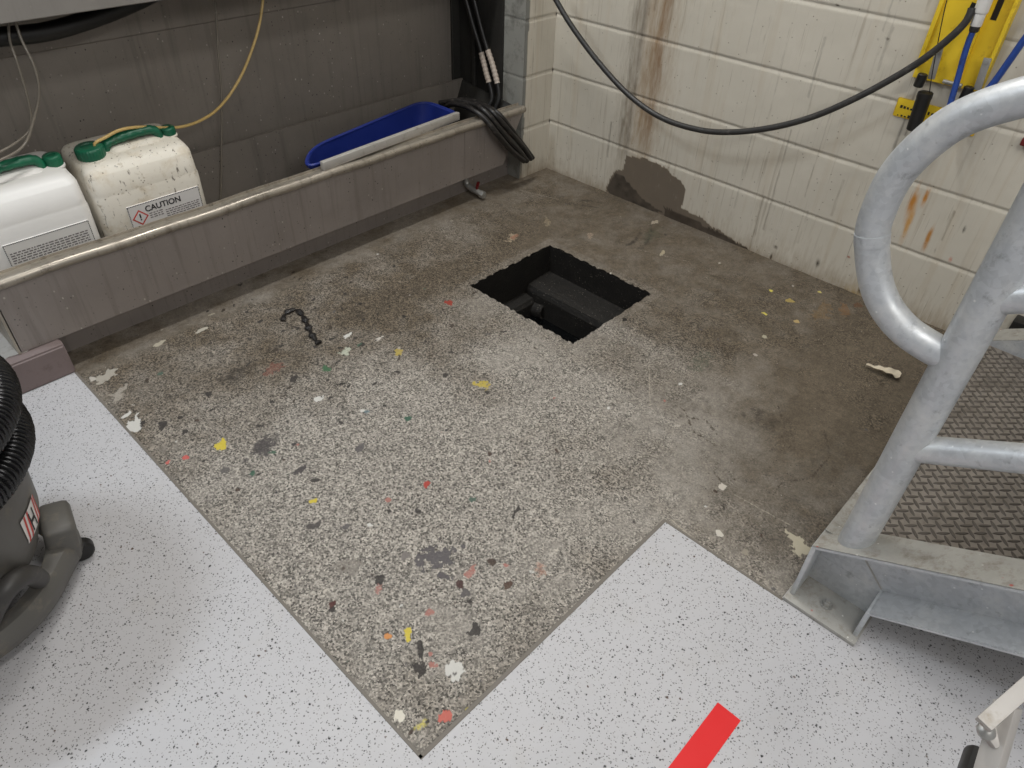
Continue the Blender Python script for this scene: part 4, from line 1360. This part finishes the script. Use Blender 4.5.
# ================================================================== VACUUM
VX, VY = -2.405, -.630
vac = thing('wet_vacuum', 'dark grey wheeled vacuum wrapped in black corrugated hose at the left edge', 'vacuum', (VX, VY, 0))
bm = bmesh.new()
add_lathe(bm, (VX, VY, 0), (0, 0, 1), [(.075, .11), (.085, .142), (.10, .150), (.13, .172), (.20, .198), (.32, .210), (.327, .217), (.350, .217), (.355, .208), (.48, .185), (.53, .15), (.55, .08), (.552, .01)], 64)
tub = link_bm('tub', bm, MT['vac'], vac, angle=35)
# wheeled base: a ring on casters
bm = bmesh.new()
rings = []
for k in range(72):
    th = 2*PI*k/72
    c, s = math.cos(th), math.sin(th)
    bulge = .022*max(0, math.cos(2*(th+.20)))**6
    ro, ri = .203+bulge, .172
    rings.append([(VX+c*r, VY+s*r, z) for r, z in ((ri, .035), (ro-.012, .032), (ro, .045), (ro+.002, .075), (ro-.008, .092), (ro-.03, .098), (ri, .096))])
rings.append(rings[0])
add_loft(bm, rings, False, False)
bmesh.ops.remove_doubles(bm, verts=bm.verts[:], dist=1e-5)
base = link_bm('base_ring', bm, MT['vac'], vac, angle=40)
# pivoted housings with casters
for th in (-.20, -.20+PI/2, PI-.2, -.20-PI/2):
    c, s = math.cos(th), math.sin(th)
    bm = bmesh.new()
    p = Vector((VX+c*.170, VY+s*.170, .0)); q = Vector((VX+c*.226, VY+s*.226, .0))
    add_obox(bm, p+Vector((0, 0, .095)), q+Vector((0, 0, .085)), .090, .100, bev=.012)
    h = link_bm('caster_housing', bm, MT['vac'], vac, angle=50)
    bm = bmesh.new()
    w = Vector((VX+c*.214, VY+s*.214, .026)); t_ = Vector((-s, c, 0))
    add_cyl(bm, w-t_*.012, w+t_*.012, .0255, None, 28, .004)
    link_bm('caster_wheel', bm, MT['black'], h)
# swing clamp with a loop
for th0 in (-1.15, 2.2):
    P = []
    for k in range(9):
        t_ = k/8
        th = th0+(t_-.5)*.60
        rr = .190+.034*math.sin(PI*t_)
        P.append((VX+math.cos(th)*rr, VY+math.sin(th)*rr, .11+.085*math.sin(PI*t_)))
    bm = bmesh.new(); add_tube(bm, crom(P, .006), .018, 16)
    link_bm('clamp_handle', bm, MT['vacdark'], vac)
# corrugated hose in two turns
P = []
N = 46
for k in range(N+1):
    t_ = k/N
    th = -2.6+t_*2*PI*1.62
    R = .216+.010*min(1, max(0, t_-.40)/.2)
    zz = .365+.008*t_+.080*min(1, max(0, t_-.40)/.2)
    P.append((VX+math.cos(th)*R, VY+math.sin(th)*R, zz))
P += [(VX-.02, VY-.10, .56), (VX+.03, VY-.02, .62)]
path = crom(P, .0016)
bm = bmesh.new(); add_tube(bm, path, lambda s: .0285+.0046*math.sin(s*2*PI/.0088), 20)
link_bm('corrugated_hose', bm, MT['corr'], vac, angle=180)


def tub_r(z): return np.interp(z, [.10, .13, .20, .32], [.150, .172, .198, .210])+.0010
def on_tub(th, z, d=0.0):
    r = tub_r(z)+d
    return Vector((VX+math.cos(th)*r, VY+math.sin(th)*r, z))
def patch(nm, quad, mat, parent, d, nu=8, nv=6):
    """patch on the tub; quad = 4 (theta, z) corners"""
    bm = bmesh.new()
    G = []
    for i in range(nu+1):
        row = []
        for j in range(nv+1):
            u, v = i/nu, j/nv
            th = (quad[0][0]*(1-u)+quad[1][0]*u)*(1-v)+(quad[3][0]*(1-u)+quad[2][0]*u)*v
            z = (quad[0][1]*(1-u)+quad[1][1]*u)*(1-v)+(quad[3][1]*(1-u)+quad[2][1]*u)*v
            row.append(bm.verts.new(on_tub(th, z, d)))
        G.append(row)
    for i in range(nu):
        for j in range(nv):
            bm.faces.new((G[i][j], G[i+1][j], G[i+1][j+1], G[i][j+1]))
    return link_bm(nm, bm, mat, parent)
for k, (tc, zc, sc_) in enumerate(((-.60, .222, 1.1), (-1.22, .165, .9))):
    hw, hh = .15*sc_, .026*sc_
    st = patch('sticker', [(tc-hw, zc-hh), (tc+hw, zc-hh), (tc+hw, zc+hh), (tc-hw, zc+hh)], MT['label'], vac, .0005)
    st['label'] = 'red and white sticker with a letter H' if k == 0 else 'red and white sticker, lower'
    for u in (-.9, -.55, .45, .8):
        patch('red_stripe', [(tc+hw*u, zc-hh), (tc+hw*(u+.16), zc-hh), (tc+hw*(u+.36), zc+hh), (tc+hw*(u+.2), zc+hh)] if u < .7 else [(tc+hw*.8, zc-hh), (tc+hw*.99, zc-hh), (tc+hw*.99, zc+hh), (tc+hw*.9, zc+hh)], MT['inkred'], st, .0010)
    if k == 0:
        for u0, u1, v0, v1 in ((-.30, -.18, -.75, .75), (.18, .30, -.75, .75), (-.30, .30, -.14, .14)):
            patch('letter', [(tc+hw*u0, zc+hh*v0), (tc+hw*u1, zc+hh*v0), (tc+hw*u1, zc+hh*v1), (tc+hw*u0, zc+hh*v1)], MT['ink'], st, .0014, 2, 2)

# ================================================================== THINGS ON THE FLOOR
bm = bmesh.new()
add_box(bm, (-2.30, -1.8255, .0001), (-1.5325, -1.7788, .0007))
o = link_bm('floor_tape', bm, MT['redtape'], smooth=False)
tag(o, 'strip of bright red tape stuck on the speckled white floor', 'tape')

# curled flake of paint
a, b = at(865, 367, 2, 0), at(899, 379, 2, 0)
d = (b-a); L = d.length; d.normalize(); s = d.cross(Vector((0, 0, 1)))
bm = bmesh.new()
rows = []
for i in range(19):
    t_ = i/18
    w = .004+.016*t_**1.2 if t_ < .9 else .020*(1-(t_-.9)*4)
    c = a+d*(L*t_)+s*(.004*math.sin(t_*5))
    row = []
    for j in range(7):
        v = j/6-.5
        z = .0035+.010*abs(v)**1.5*2+.006*math.sin(t_*3.2)+.0015*math.sin(t_*20+j)
        row.append((c+s*(v*2*w*(1+.18*math.sin(t_*23+j*2)))+Vector((0, 0, z))))
    rows.append(row)
for k in (0, 1):
    off = Vector((0, 0, -.0012*k))
    G = [[bm.verts.new(p+off) for p in r] for r in rows]
    for i in range(18):
        for j in range(6):
            bm.faces.new((G[i][j], G[i+1][j], G[i+1][j+1], G[i][j+1]))
o = link_bm('paint_flake', bm, MT['chip']); tag(o, 'curled cream flake of peeled paint on the concrete by the stair', 'paint flake')

# torn black strips by the trough
def torn(pts, w, nm, lab):
    P = crom([at(a, b, 2, .004) for a, b in pts], .006)
    bm = bmesh.new()
    add_tube(bm, P, lambda s: w*(0.75+.35*math.sin(s*140)+.2*math.sin(s*310)), 10)
    for v in bm.verts:
        v.co.z = .001+max(0, (v.co.z-.001))*.55
    o = link_bm(nm, bm, MT['blackd'])
    return tag(o, lab, 'rag', 'black scraps on the concrete')
torn([(285, 312), (296, 309), (303, 316), (308, 326), (313, 336), (319, 343)], .010, 'black_scrap', 'long twisted black scrap lying on the concrete in front of the trough')
torn([(283, 320), (284, 315), (287, 312)], .008, 'black_scrap', 'short black scrap beside the long twisted scrap')

# ================================================================== LIGHT
def area(name, loc, size, sy, power, col, target=None):
    li = bpy.data.lights.new(name, 'AREA')
    li.shape = 'RECTANGLE'; li.size = size; li.size_y = sy; li.energy = power; li.color = col
    o = bpy.data.objects.new(name, li); COL.objects.link(o); o.location = loc
    if target is not None:
        o.rotation_euler = (Vector(target)-Vector(loc)).to_track_quat('-Z', 'Y').to_euler()
    return o
area('fluorescent_and_fill', (-1.0, -0.30, 2.70), 1.0, 0.12, 27, (1.0, .985, .95))
area('fluorescent_and_fill', (-1.9, -2.2, 2.70), 1.5, 0.30, 22, (1.0, .985, .96))
area('fluorescent_and_fill', (-2.4, -3.9, 2.55), 1.5, 0.4, 28, (1.0, .985, .96), (-1.6, 0, .3))  # unseen fill, added to brighten the upright front faces
area('fluorescent_and_fill', (-2.85, 0.0, 2.68), 0.6, 0.18, 26, (.84, .92, 1.0))
w = bpy.data.worlds.new('room_ambience'); SC.world = w; w.use_nodes = True
bg = w.node_tree.nodes['Background']
bg.inputs[0].default_value = (.93, .95, 1.0, 1); bg.inputs[1].default_value = 0.19

SC.view_settings.view_transform = 'Standard'
SC.view_settings.look = 'None'
SC.view_settings.gamma = 1.0
SC.view_settings.use_curve_mapping = False
SC.view_settings.exposure = 0.0
